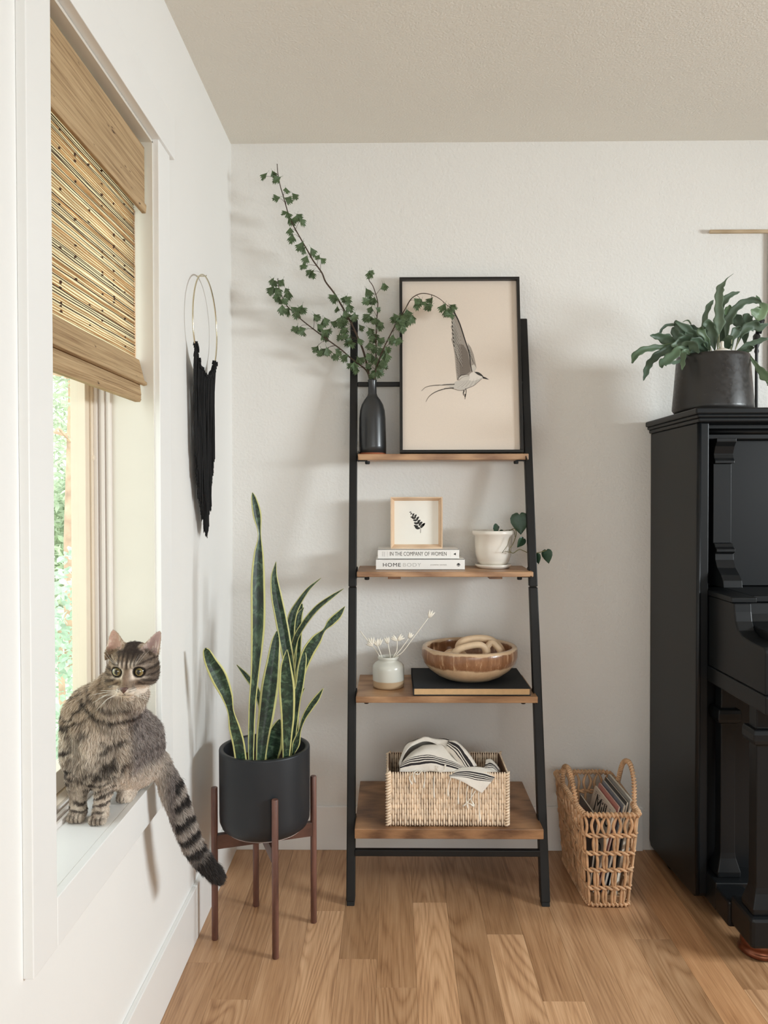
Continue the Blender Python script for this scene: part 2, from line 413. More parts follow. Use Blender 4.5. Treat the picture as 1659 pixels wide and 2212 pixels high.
# ------------------------------------------------------------------ garden behind the glass
M_lawn = plain('lawn', (200, 205, 180), .9, var=.35, vscale=3)
structure(MB().box(-26, XG-.06, -6, 40, -.5, -.42).build('ground_garden', M_lawn))
def leaf_mesh(L, W, fold=.2):
    vs = [(0, 0, 0), (W*.5, L*.35, fold*W), (W*.42, L*.65, fold*W*.8), (0, L, -.1*L), (-W*.42, L*.65, fold*W*.8), (-W*.5, L*.35, fold*W), (0, L*.35, 0), (0, L*.65, -.02*L)]
    fs = [(0, 1, 6), (1, 2, 7, 6), (2, 3, 7), (0, 6, 5), (6, 7, 4, 5), (7, 3, 4)]
    return vs, fs
def leafmat(name, rgb, rough=.5, fac=.35, var=.25):
    t = NT(name); v = t.coord(offset_random=True); f = t.noise(v, 6, 2)
    cc = lin(rgb); c = t.ramp(f, [(.3, tuple(x*(1-var) for x in cc)), (.7, tuple(x*(1+var) for x in cc))]); t.setc(c)
    t.b.inputs['Roughness'].default_value = rough
    if fac:
        tl = t.new('ShaderNodeBsdfTranslucent'); mx = t.new('ShaderNodeMixShader'); mx.inputs[0].default_value = fac
        t.link(c, tl.inputs['Color']); t.link(t.b.outputs[0], mx.inputs[1]); t.link(tl.outputs[0], mx.inputs[2]); t.link(mx.outputs[0], t.out.inputs[0])
    return t.m
M_shrub = leafmat('shrub_leaf', (190, 212, 190), .4, .35, .35); M_shrub2 = leafmat('conifer_leaf', (196, 210, 184), .6, .35, .35); M_bark = plain('pale_bark', (205, 172, 150), .9, var=.3, vscale=8)
def rand_rot(): return Euler((random.uniform(-1.2, 1.2), random.uniform(-1.2, 1.2), random.uniform(0, 6.28))).to_matrix().to_4x4()
def cloud(mb, c, rad, n, L, W):
    for i in range(n):
        d = Vector((random.gauss(0, 1), random.gauss(0, 1), random.gauss(0, 1))).normalized()*random.uniform(.35, 1)
        p = Vector(c)+Vector((d.x*rad[0], d.y*rad[1], d.z*rad[2]))
        vs, fs = leaf_mesh(L*random.uniform(.7, 1.2), W*random.uniform(.7, 1.2)); M = Matrix.Translation(p) @ rand_rot()
        mb.add([M @ Vector(q) for q in vs], fs)
# leafy shrub right behind the pane
sb = empty('garden_shrub', (-1.75, 4.1, -.42), 'leafy green shrub low behind the window pane, beside the cat', 'shrub')
fo = MB(); cloud(fo, (-1.85, 4.35, .15), (.75, .55, .85), 2600, .055, .03); fo.build('foliage', M_shrub, sb, kind='stuff', recalc=False)
MB().tube([(-1.8, 4.3, -.43), (-1.82, 4.3, 0), (-1.86, 4.35, .5)], [.03, .022, .01], 7).tube([(-1.8, 4.3, -.1), (-1.6, 4.2, .4)], [.018, .006], 6).build('stem', M_bark, sb)
vs, fs = leaf_mesh(.052, .030); lm = bpy.data.meshes.new('leaf'); lm.from_pydata(vs, [], fs); lm.materials.append(M_shrub)
for i in range(220):
    p = PY(random.uniform(95, 185), random.uniform(1235, 1660), random.uniform(3.7, 4.0)); o = bpy.data.objects.new('leaf', lm); col.objects.link(o); o.parent = sb
    o.matrix_local = Matrix.Translation(p-sb.location) @ rand_rot()
tr1 = empty('garden_tree', (-3.15, 7.6, -.42), 'slim tree with pale reddish trunk beyond the window pane', 'tree')
q = PY(157, 1150, 7.6)
MB().tube([(q.x, 7.6, -.43), (q.x-.01, 7.6, .8), (q.x+.02, 7.62, 2.2), (q.x-.02, 7.6, 4.6)], [.085, .075, .06, .03], 10).build('trunk', M_bark, tr1, smooth=True)
br = MB()
for i in range(16):
    z = random.uniform(1.4, 4.2); a = random.uniform(0, 6.28); L = random.uniform(.5, 1.1)
    br.tube([(q.x, 7.6, z), (q.x+L*.5*math.cos(a), 7.6+L*.5*math.sin(a), z+.1), (q.x+L*math.cos(a), 7.6+L*math.sin(a), z-.02)], [.02, .012, .004], 5)
br.build('branch', M_bark, tr1, kind='stuff')
fo = MB(); cloud(fo, (q.x-.05, 7.6, 3.1), (1.2, 1.2, 1.5), 3200, .12, .022); fo.build('foliage', M_shrub2, tr1, kind='stuff', recalc=False)
for i, (x, y, h, w_, lab) in enumerate([(-5.1, 12.5, 3.4, 1.3, 'tall pale conifer farthest behind the window pane'), (-3.7, 9.3, 1.5, .85, 'round bush on the lawn behind the slim tree')]):
    e = empty('garden_tree' if i == 0 else 'garden_bush', (x, y, -.42), lab, 'tree' if i == 0 else 'shrub')
    MB().tube([(x, y, -.43), (x, y, h*.4), (x, y, h*.85)], [.09, .06, .02], 8).build('trunk', M_bark, e)
    fo = MB(); cloud(fo, (x, y, h*.5), (w_, w_, h*.62), 3000, .16, .05); fo.build('foliage', M_shrub2, e, kind='stuff', recalc=False)
structure(MB().box(-14, -3, 15, 15.15, -.43, 1.0).build('garden_wall', plain('pale_fence', (205, 175, 150), .9, var=.15)))  # fence in a pale tan with slight random variation
# ------------------------------------------------------------------ ladder shelf
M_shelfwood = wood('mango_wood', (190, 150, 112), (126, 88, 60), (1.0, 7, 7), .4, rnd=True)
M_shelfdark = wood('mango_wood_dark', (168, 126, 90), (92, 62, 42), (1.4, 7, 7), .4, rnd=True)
lad = empty('ladder_shelf', (.16, 2.5, 0), 'tall black metal ladder shelf with four wooden boards leaning on the back wall', 'shelf')
def ly(z): return 2.336+.36*z/1.832          # front face of the uprights
def upright(xa0, xa1, xb0, xb1, z0, z1, grow=0):
    m = MB(); v = []
    for z in (z0, z1):
        f = z/1.832; a = xa0+(xb0-xa0)*f-grow; b = xa1+(xb1-xa1)*f+grow; y = ly(z)
        dep = .034
        v += [(a, y-grow, z), (b, y-grow, z), (b, y+dep*(1-.45*f)+grow, z), (a, y+dep*(1-.45*f)+grow, z)]
    m.add(v, [(0,3,2,1),(4,5,6,7),(0,1,5,4),(1,2,6,5),(2,3,7,6),(3,0,4,7)]); return m
for (a, b, c_, d) in ((-.143, -.1165, -.1455, -.1205), (.4405, .468, .4315, .4575)):
    up = upright(a, b, c_, d, .012, .935).build('upright', M_black_metal, lad, bevel=.003)
    upright(a, b, c_, d, .937, 1.832).build('upright', M_black_metal, lad, bevel=.003)
    upright(a, b, c_, d, 0, .014, -.0015).build('foot_pad', plain('rubber', (22, 22, 22), .8), lad, bevel=.002)
MB().box(-.118, .4425, 2.362, 2.380, .139, .158).build('crossbar', M_black_metal, lad, bevel=.002)
MB().box(-.1195, .436, 2.652, 2.664, 1.596, 1.612).build('crossbar', M_black_metal, lad, bevel=.002)
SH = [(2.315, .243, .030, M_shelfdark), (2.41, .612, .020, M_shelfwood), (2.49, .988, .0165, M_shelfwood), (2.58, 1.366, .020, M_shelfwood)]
for i, (yf, z, th, m) in enumerate(SH):
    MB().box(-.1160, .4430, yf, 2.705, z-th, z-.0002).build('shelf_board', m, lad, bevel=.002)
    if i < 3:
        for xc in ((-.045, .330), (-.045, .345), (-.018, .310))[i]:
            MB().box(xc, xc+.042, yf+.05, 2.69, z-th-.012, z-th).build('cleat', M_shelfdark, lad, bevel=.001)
    for sx in (-1, 1):
        x = -.1165 if sx < 0 else .4405-.009*z/1.832
        yb = ly(z)
        MB().prism([(yb-.05, z-th-.004), (yb+.03, z-th-.004), (yb+.03, z+.006), (yb+.012, z+.012), (yb-.05, z-th-.001)], 'x', x-.0012, x+.0012).build('bracket', M_black_metal, lad)
        xs = -.085 if sx < 0 else .405
        MB().box(min(x, xs), max(x, xs), yb-.018, yb+.012, z-th-.004, z-th).lathe([(.006, -.010), (.008, -.008), (.008, 0)], 12, (xs, yb-.003, z-th-.003)).build('bracket', M_black_metal, lad)
MB().box(.02, .31, 2.66, 2.69, .958, .9715).build('batten', M_shelfdark, lad)

# ------------------------------------------------------------------ framed bird print
def text_mesh(s, size, ext=.0002, sx=1.0, space=1.0):
    cu = bpy.data.curves.new('txt', 'FONT'); cu.body = s; cu.size = size; cu.extrude = ext; cu.align_x = 'LEFT'; cu.space_character = space
    o = bpy.data.objects.new('txt', cu); col.objects.link(o); bpy.context.view_layer.update()
    me = bpy.data.meshes.new_from_object(o.evaluated_get(bpy.context.evaluated_depsgraph_get()))
    vs = [(v.co.x*sx, v.co.y, v.co.z) for v in me.vertices]; fs = [tuple(p.vertices) for p in me.polygons]
    bpy.data.objects.remove(o); bpy.data.curves.remove(cu); bpy.data.meshes.remove(me)
    return vs, fs
def put_text(mb, s, size, O, ax, ay, sx=1.0, fit=None, space=1.0):
    vs, fs = text_mesh(s, size, sx=sx, space=space)
    w = max(v[0] for v in vs); k = (fit/w) if fit else 1
    O, ax, ay = Vector(O), Vector(ax), Vector(ay); an = ax.cross(ay)
    mb.add([O+ax*(v[0]*k)+ay*v[1]+an*v[2] for v in vs], fs)
M_blackframe = plain('black_frame', (24, 23, 22), .35)
M_paper = plain('print_paper', (224, 210, 196), .6, var=.02, vscale=300)
M_print = attr_mat('print_ink', .6)
fa = math.atan2(.088, .597); UP = Vector((0, math.sin(fa), math.cos(fa))); NO = Vector((0, -math.cos(fa), math.sin(fa))); RX = Vector((1, 0, 0))
FO = Vector((.022, 2.602, 1.3675)); FWD, FHT = .405, .604
fr_t = empty('framed_print', (.2245, 2.61, 1.366), 'large black-framed bird print leaning on the top shelf board', 'picture')
def fbox(mb, x0, x1, y0, y1, n0, n1):
    vs = []
    for n in (n0, n1):
        for (x, y) in ((x0, y0), (x1, y0), (x1, y1), (x0, y1)): vs.append(FO+RX*x+UP*y+NO*n)
    mb.add(vs, [(0,3,2,1),(4,5,6,7),(0,1,5,4),(1,2,6,5),(2,3,7,6),(3,0,4,7)]); return mb
m = MB(); b = .0095
fbox(m, 0, FWD, 0, b, -.002, .018); fbox(m, 0, FWD, FHT-b, FHT, -.002, .018); fbox(m, 0, b, b, FHT-b, -.002, .018); fbox(m, FWD-b, FWD, b, FHT-b, -.002, .018)
m.build('frame', M_blackframe, fr_t, bevel=.0008)
fbox(MB(), b-.001, FWD-b+.001, b-.001, FHT-b+.001, 0, .004).build('print', M_paper, fr_t)
def cp(x, y, lay):   # crop of the print, 1630 x 2212
    s_ = (x-57)/1455; t_ = (y-65)/2103
    return FO+RX*(b+s_*(FWD-2*b))+UP*(FHT-b-t_*(FHT-2*b))+NO*(.0041+.00012*lay)
pm = MB()
def poly(pts, rgb, lay, sm=0):
    if sm: pts = [tuple(p) for p in crom(list(pts)+[pts[0]], sm)][:-1]
    pm.add([cp(p[0], p[1], lay) for p in pts], [tuple(range(len(pts)))], lin(rgb))
def stroke(pts, w0, w1, rgb, lay, n=6):
    q = crom(pts, n) if len(pts) > 2 else [np.array(p, float) for p in pts]; L = len(q); vs = []
    for i, p in enumerate(q):
        t_ = q[min(i+1, L-1)]-q[max(i-1, 0)]; t_ = t_/(np.linalg.norm(t_)+1e-9); nn = np.array([-t_[1], t_[0]])
        f = i/(L-1); w_ = (w0+(w1-w0)*f)/2; vs += [cp(*(p+nn*w_), lay), cp(*(p-nn*w_), lay)]
    pm.add(vs, [(2*i, 2*i+2, 2*i+3, 2*i+1) for i in range(L-1)], lin(rgb))
G1, G2, G3, DK = (122, 112, 103), (158, 148, 138), (205, 198, 188), (48, 44, 41)
# far wing
poly([(880, 840), (925, 905), (955, 990), (975, 1080), (990, 1160), (960, 1210), (930, 1190), (915, 1100), (900, 1000), (890, 930)], G2, 1)
for k_ in range(6): stroke([(884+k_*4, 850+k_*26), (915+k_*6, 960+k_*22), (935+k_*8, 1080+k_*8)], 5, 2, DK if k_ % 2 else G3, 2)
poly([(925, 1130), (960, 1115), (988, 1160), (960, 1208), (930, 1190)], G3, 3)
# near wing
poly([(686, 420), (720, 430), (760, 540), (810, 690), (860, 850), (900, 990), (912, 1130), (930, 1200), (900, 1285), (800, 1310), (742, 1312), (730, 1180), (718, 1000), (700, 880), (676, 800), (690, 770), (680, 720), (690, 700), (672, 640), (688, 620), (683, 560), (692, 520)], G2, 2)
poly([(700, 830), (760, 860), (830, 870), (880, 960), (905, 1100), (915, 1200), (860, 1240), (760, 1280), (742, 1200), (738, 1040), (720, 940)], G1, 3)
for k_ in range(9):
    x0 = 690+k_*3; y0 = 440+k_*48
    stroke([(x0-12+k_*.5, y0+40), (x0+40, y0+190+k_*4), (x0+105, y0+330)], 9, 3, DK, 4)
    stroke([(x0-2, y0+70), (x0+48, y0+200), (x0+100, y0+320)], 7, 2, G3, 5)
stroke([(700, 425), (780, 590), (850, 810), (902, 980), (915, 1120), (935, 1210)], 16, 8, DK, 6)
for k_ in range(26):
    y0 = 860+k_*16; stroke([(712+k_*1.3, y0), (740+k_*1.0, y0+14), (765+k_*.8, y0+44)], 3, 1.5, G3 if k_ % 2 else (176, 166, 155), 5, 3)
for k_ in range(14):
    y0 = 900+k_*24; stroke([(800, y0), (850, y0+10), (895, y0+50)], 2.5, 1, (104, 95, 88), 5, 3)
poly([(760, 1290), (800, 1255), (880, 1250), (905, 1275), (880, 1310), (780, 1316)], G3, 6, 2)
stroke([(752, 1300), (790, 1250), (850, 1235)], 6, 3, DK, 7); stroke([(765, 1312), (820, 1270), (890, 1262)], 5, 3, G1, 7)
# body
poly([(690, 1360), (745, 1318), (850, 1310), (890, 1275), (905, 1230), (960, 1205), (1010, 1225), (1060, 1262), (1085, 1288), (1040, 1300), (1000, 1340), (940, 1380), (870, 1405), (820, 1428), (780, 1430), (720, 1412), (640, 1392)], (196, 189, 180), 4, 3)
poly([(905, 1232), (960, 1205), (1020, 1235), (1058, 1270), (1010, 1300), (930, 1320), (890, 1300)], (222, 214, 204), 5, 3)
for k_ in range(10): stroke([(720+k_*26, 1400-k_*2), (770+k_*24, 1378-k_*6), (815+k_*20, 1340-k_*7)], 5, 2, (170, 162, 153) if k_ % 2 else (215, 207, 198), 6, 3)
stroke([(680, 1412), (790, 1438), (870, 1410), (950, 1378), (1010, 1330), (1050, 1298)], 6, 4, (96, 88, 82), 6)
poly([(960, 1208), (1005, 1210), (1045, 1232), (1075, 1268), (1040, 1258), (1000, 1240)], (60, 58, 54), 7, 3)
poly([(1060, 1262), (1100, 1276), (1147, 1304), (1100, 1296), (1070, 1290)], DK, 7)
stroke([(710, 1360), (560, 1368), (440, 1375), (350, 1395), (295, 1442)], 14, 3, (92, 84, 76), 5)
stroke([(700, 1352), (600, 1356), (520, 1372)], 8, 2, G3, 6)
stroke([(700, 1405), (590, 1415), (470, 1455), (390, 1510), (350, 1575)], 15, 3, (84, 76, 68), 5)
stroke([(720, 1385), (640, 1380), (560, 1420)], 14, 3, G3, 6)
stroke([(850, 1412), (855, 1460), (838, 1545)], 9, 5, DK, 5); stroke([(832, 1435), (820, 1470), (825, 1500)], 14, 6, DK, 5); stroke([(845, 1480), (838, 1520)], 20, 6, DK, 6)
pm.build('bird_picture', M_print, fr_t, recalc=False)

# ------------------------------------------------------------------ black bottle vase with four leafy branches
M_vase = plain('charcoal_glaze', (42, 43, 44), .34, var=.06, bump=.08, bscale=60, coat=.2)
M_terra = plain('terracotta', (150, 82, 50), .8)
VX, VY, VZ = -.0695, 2.642, 1.3662
va = empty('bottle_vase', (VX, VY, VZ), 'charcoal bottle vase with raw clay foot on the top shelf board', 'vase')
MB().lathe([(.0435, .005), (.0462, .006), (.0462, .03), (.0455, .06), (.0440, .12), (.0415, .148), (.036, .168), (.027, .184), (.0175, .196), (.0145, .205), (.0138, .225), (.0140, .243), (.0155, .249), (.0150, .251), (.012, .249), (.0115, .22), (.012, .20), (.025, .178), (.036, .15), (.038, .03), (.0001, .02)], 40, (VX, VY, VZ), cap=False).build('body', M_vase, va, smooth=True)
MB().lathe([(.0435, 0), (.0452, .001), (.0452, .0056), (.0440, .0058)], 40, (VX, VY, VZ)).build('foot', M_terra, va, smooth=False)
M_twig = plain('twig_bark', (74, 58, 46), .8, var=.25, vscale=90)
M_hleaf = leafmat('branch_leaf', (84, 104, 70), .55, .15, .28)
half = [(.04, .12), (.20, .34), (.42, .58), (.46, .76), (.28, .62), (.32, .88), (.17, .70), (.15, 1.0), (.05, .88)]
out = [(0, 0)]+half+[(0, .92)]+[(-x, y) for x, y in half[::-1]]
def lobed(L, bend, cup):
    vs = [(x*L*.95, y*L, cup*L*abs(x)-bend*L*y*y) for x, y in out]+[(0, .45*L, -bend*L*.2)]
    n = len(out); fs = [(i, (i+1) % n, n) for i in range(n)]
    vs += [(0, 0, 0), (0, -.22*L, .03*L), (.02*L, -.22*L, .03*L), (.02*L, 0, 0)]; fs.append((n+1, n+2, n+3, n+4))
    return vs, fs
lobes = []
for bnd, cu in ((.1, .15), (.35, .1), (.2, .35), (.5, .25)):
    vs, fs = lobed(1.0, bnd, cu); me = bpy.data.meshes.new('leaf'); me.from_pydata(vs, [], fs); me.materials.append(M_hleaf); lobes.append(me)
def add_leaf(parent, p, L, ang, tilt=0, yaw=0, mesh=None):
    o = bpy.data.objects.new('leaf', mesh or random.choice(lobes)); col.objects.link(o); o.parent = parent
    # local y runs along the leaf; in the picture plane 'ang' turns it, 0 = up
    R = Matrix.Rotation(ang, 4, 'Y') @ Matrix.Rotation(yaw, 4, 'Z') @ Matrix.Rotation(math.pi/2+tilt, 4, 'X')
    o.matrix_local = Matrix.Translation(Vector(p)-wloc(parent)) @ R @ Matrix.Scale(L, 4)
    return o
BR = [
 ('longest leafy branch, reaching up left above the black vase', [(803,822,2.642),(796,806,2.64),(785.5,761,2.632),(773,730,2.625),(757,695,2.62),(740,664,2.615),(722,633.5,2.61),(703.5,609,2.61),(695,589,2.61),(677,564,2.61),(664,541,2.61),(648.6,514,2.61),(632,484,2.61),(622,459,2.61),(612,424,2.61),(605,400,2.61),(600,372,2.61),(598.5,354,2.61)], .0038, .0012,
  [(575,381,1),(588,376,2),(600,384,2),(617,412,1),(631,421,1),(601,429,2),(618,430,1),(620,463,2),(628,474,2),(645,468,2),(651,476,1),(628,495,1),(631,507,1),(652,528,2),(657,540,2),(673,541,1),(663,556,1),(655,576,2),(672,588,3),(694,563,1),(690,556,1),(722,642,3),(747,646,3),(750,663,2),(731,668,1),(741,688,4),(765,683,3),(739,700,3),(745,712,3),(752,730,3),(757,740,3),(735,728,2),(780,705,1),(775,738,2),(744,678,2)]),
 ('leafy branch spreading low to the left of the black vase', [(802,822,2.642),(793.6,804,2.645),(773,785,2.64),(757,773,2.635),(736,754.5,2.63),(707.6,734,2.63),(683,715.5,2.63),(654,693,2.63),(636,676.6,2.63),(619.4,660,2.63),(609,640,2.63),(601,615,2.63),(600.4,601,2.63)], .003, .0011,
  [(590,607,2),(607,607,2),(587,626,2),(599,628,3),(622,630,3),(600,643,3),(613,650,3),(612,663,2),(620,670,3),(631,668,2),(650,666,3),(640,677,2),(681,683,2),(643,709,3),(655,715,3),(700,692,2),(718,697,2),(689,706,2),(705,714,2),(698,726,2),(683,750,2),(695,760,3),(704,755,2),(727,758,2),(724,771,2),(748,770,2),(762,788,3),(775,775,2),(770,798,2)]),
 ('upright leafy branch in the black vase, beside the picture frame', [(805,822,2.642),(809,805,2.635),(812,793,2.63),(812,754.5,2.62),(813,703,2.61),(816,662,2.61),(815,648,2.61),(806,619,2.61),(797,605,2.61),(798,594,2.61)], .0026, .0011,
  [(800,588,3),(830,619,2),(793,630,2),(795,648,3),(807,650,3),(802,668,2),(818,668,1),(797,686,3),(810,691,3),(822,701,3),(800,715,2),(806,726,3),(818,738,3),(797,746,2),(810,753,3),(820,758,3),(800,768,3),(812,778,3),(822,788,3),(815,803,3),(798,793,2),(808,810,3)]),
 ('leafy branch arching right across the bird print', [(807,822,2.642),(812,800,2.62),(818,779,2.60),(832.6,744,2.58),(855,701,2.575),(875.6,667,2.575),(887.5,646.4,2.58),(903,636,2.585),(918,634,2.59),(935.6,638,2.595),(951,646.4,2.60),(966.5,660,2.605),(980,671,2.61)], .0026, .0008,
  [(866,686,4),(880,675,3),(875,695,4),(868,706,3),(890,686,2),(847,731,3),(855,740,2),(838,753,2),(835,768,3),(828,781,3),(898,652,2),(912,655,2),(930,660,3),(934,648,1),(958,663,2),(966,672,2),(972,680,2),(975,663,2),(857,688,3),(862,695,3)])]
for lab, pts, r0, r1, cl in BR:
    b_ = empty('leafy_branch', (VX, VY, 1.60), lab, 'branch', 'cut branches in the black vase')
    P3 = [PY(*p) for p in pts]; P3[0] = Vector((VX+(pts[0][0]-804.5)*.0011, VY, 1.585))
    sm = [Vector(p) for p in crom(P3, 5)]; n = len(sm)
    tb = MB().tube(sm, [r0+(r1-r0)*i/(n-1) for i in range(n)], 7)
    for (u, v, k) in cl:     # petioles / side twigs to the leaf clusters
        best = min(range(n), key=lambda i: (sm[i]-PY(u, v, sm[i].y)).length)
        q = PY(u, v, sm[best].y); a = sm[max(0, best-2)]
        if (q-a).length > .006: tb.tube([a, a.lerp(q, .5)+Vector((0, -.004, .004)), q], [.0008, .0006, .0005], 4, cap=False)
    tb.build('stem', M_twig, b_, smooth=True)
    for (u, v, k) in cl:
        best = min(sm, key=lambda p: (p-PY(u, v, p.y)).length); side = 1 if PY(u, v, best.y).x > best.x else -1
        for j in range(k):
            p = PY(u+random.uniform(-3, 3), v+random.uniform(-4, 2), best.y-.004+random.uniform(-.012, .006))
            ang = math.pi+random.uniform(-1.0, 1.0)-side*.35
            add_leaf(b_, p-Vector((math.sin(ang), 0, math.cos(ang)))*.010, random.uniform(.026, .038), ang, random.uniform(-.5, .6), random.uniform(-.7, .7))

# ------------------------------------------------------------------ second board: books, small frame, potted vine
M_page = plain('book_pages', (232, 224, 208), .8, var=.03, vscale=200)
M_cover = plain('white_cover', (240, 238, 234), .4, var=.01)
M_ink = plain('black_ink', (40, 38, 36), .6); M_grey = plain('grey_ink', (196, 194, 190), .6)
def book(name, x0, x1, y0, y1, z0, z1, m, label, th=.0022, pages='x', cat='book', group=None):
    e = empty(name, ((x0+x1)/2, (y0+y1)/2, z0), label, cat, group)
    c = MB(); c.box(x0, x1, y0, y1, z0, z0+th); c.box(x0, x1, y0, y1, z1-th, z1); 
    if pages == 'back': c.box(x0, x1, y0, y0+th, z0, z1)      # spine faces the room
    c.build('cover', m, e, bevel=.0006)
    if pages == 'back': MB().box(x0+.003, x1-.003, y0+th, y1-.004, z0+th, z1-th).build('pages', M_page, e)
    else: MB().box(x0+.005, x1-.005, y0+.005, y1-.002, z0+th, z1-th).build('pages', M_page, e)
    return e
b1 = book('hardback_book', -.0567, .232, 2.555, 2.70, .988, 1.0225, M_cover, 'white hardback with a HOMEBODY spine, lower of the two under the small frame', pages='back')
b2 = book('hardback_book', -.051, .2145, 2.562, 2.70, 1.0227, 1.0540, M_cover, 'white hardback with IN THE COMPANY OF WOMEN spine, upper of two', pages='back')
ax, az = (1, 0, 0), (0, 0, 1)
m = MB(); put_text(m, 'HOME', .0172, (-.0350, 2.5548, .9985), ax, az, fit=.059, space=1.15); m.build('lettering', M_ink, b1, recalc=False)
m = MB(); put_text(m, 'BODY', .0172, (.0305, 2.5548, .9985), ax, az, fit=.060, space=1.15); m.build('lettering', M_grey, b1, recalc=False, label='pale grey lettering')
m = MB(); put_text(m, 'JOANNA GAINES', .0052, (.121, 2.5548, 1.0025), ax, az, fit=.052, space=1.2); m.build('lettering', plain('mid_ink', (135, 130, 124), .6), b1, recalc=False)
m = MB(); cx_, cz_ = .2115, 1.0045
for a0 in range(24):
    a = 2*math.pi*a0/24; a2 = 2*math.pi*(a0+1)/24
    m.add([(cx_+.0055*math.cos(a), 2.5548, cz_+.0055*math.sin(a)), (cx_+.0055*math.cos(a2), 2.5548, cz_+.0055*math.sin(a2)), (cx_+.0042*math.cos(a2), 2.5548, cz_+.0042*math.sin(a2)), (cx_+.0042*math.cos(a), 2.5548, cz_+.0042*math.sin(a))], [(0,1,2,3)])
m.box(cx_-.005, cx_+.005, 2.5546, 2.5549, cz_-.0007, cz_+.0012).box(cx_-.001, cx_+.001, 2.5546, 2.5549, cz_-.005, cz_+.003); m.add([(cx_-.004, 2.5547, cz_+.001), (cx_+.004, 2.5547, cz_+.001), (cx_, 2.5547, cz_+.0052)], [(0, 1, 2)])
m.build('emblem', M_ink, b1, recalc=False)
m = MB(); put_text(m, 'IN THE COMPANY OF WOMEN', .0185, (-.0125, 2.5618, 1.0335), ax, az, fit=.186, space=1.0); m.build('lettering', plain('spine_ink', (92, 88, 84), .6), b2, recalc=False)
m = MB(); m.add([(.1955, 2.5617, 1.0387), (.2035, 2.5617, 1.0345), (.2035, 2.5617, 1.0430)], [(0, 1, 2)]); m.build('emblem', M_ink, b2, recalc=False)
m = MB(); put_text(m, 'GRACE', .0050, (-.0330, 2.5618, 1.0310), (0, 0, 1), (-1, 0, 0), fit=.016); put_text(m, 'BONNEY', .0050, (-.0270, 2.5618, 1.0310), (0, 0, 1), (-1, 0, 0), fit=.016)
m.box(-.0195, -.0191, 2.5615, 2.5619, 1.030, 1.047); m.box(.186, .1864, 2.5615, 2.5619, 1.030, 1.047); m.build('lettering', M_grey, b2, recalc=False, label='small grey upright lettering')

M_pine = wood('pale_pine', (232, 205, 176), (208, 176, 144), (6, 6, 2), .5, bump=.08)
M_pineh = wood('pale_pine_rail', (232, 205, 176), (208, 176, 144), (2, 6, 6), .5, bump=.08)
sf = empty('framed_leaf', (.077, 2.62, 1.054), 'small square pine frame with a black fern sprig, standing on the books', 'picture')
x0, x1, z0, z1, y0, y1 = -.0088, .1630, 1.0542, 1.2245, 2.602, 2.640
def mitre(a, b_, c_, d):  # outer corners a,b; inner corners c,d (x,z); sloping inward
    return
ob = .0035; ib = .0125
def ring_side(P0, P1, Q0, Q1, R0, R1):
    vs = [(P0[0], y0, P0[1]), (P1[0], y0, P1[1]), (Q0[0], y0, Q0[1]), (Q1[0], y0, Q1[1]), (R0[0], y0+.020, R0[1]), (R1[0], y0+.020, R1[1]), (P0[0], y1, P0[1]), (P1[0], y1, P1[1]), (R0[0], y1, R0[1]), (R1[0], y1, R1[1])]
    return vs, [(0, 1, 3, 2), (2, 3, 5, 4), (4, 5, 9, 8), (8, 9, 7, 6), (6, 7, 1, 0), (0, 2, 4, 8, 6), (1, 7, 9, 5, 3)]
o4 = [(x0, z0), (x1, z0), (x1, z1), (x0, z1)]
def ins(k, d): 
    return [(x0+d, z0+d), (x1-d, z0+d), (x1-d, z1-d), (x0+d, z1-d)][k]
for k in range(4):
    k2 = (k+1) % 4; vs, fs = ring_side(o4[k], o4[k2], ins(k, ob), ins(k2, ob), ins(k, ib), ins(k2, ib))
    m = MB(); m.add(vs, fs); m.build('frame_rail', M_pineh if k % 2 == 0 else M_pine, sf)
MB().box(x0+ib-.002, x1-ib+.002, y0+.022, y0+.026, z0+ib-.002, z1-ib+.002).build('print', plain('sprig_paper', (238, 236, 228), .5, var=.02), sf)
pm = MB(); K = lambda x, y: (x0+(x-343)/(718-343)*(x1-x0), y0+.0216, z1-(y-110)/(484-110)*(z1-z0))
st = [(485, 218), (515, 248), (540, 280), (555, 310), (562, 340), (560, 374)]
for i in range(len(st)-1):
    a, b_ = st[i], st[i+1]; pm.add([K(a[0]-1.5, a[1]), K(a[0]+1.5, a[1]), K(b_[0]+1.5, b_[1]), K(b_[0]-1.5, b_[1])], [(0, 1, 2, 3)])
for (x, y, L, a) in [(486,220,14,200),(492,232,16,250),(508,240,24,60),(500,256,24,190),(524,250,28,65),(512,264,30,185),(540,266,30,60),(522,280,32,182),(548,290,34,55),(530,302,36,175),(560,305,38,50),(528,322,34,170),(575,320,42,48),(538,336,40,165),(584,312,30,60)]:
    a = math.radians(a-90); pts = []
    for t_ in range(10):
        th = 2*math.pi*t_/10; ex, ey = L*.5*math.cos(th), L*.24*math.sin(th)*(1+.25*math.sin(3*th)); pts.append(K(x+ex*math.cos(-a-math.pi/2)-ey*math.sin(-a-math.pi/2), y+ex*math.sin(-a-math.pi/2)+ey*math.cos(-a-math.pi/2)))
    pm.add(pts, [tuple(range(10))])
pm.build('sprig_picture', M_ink, sf, recalc=False)

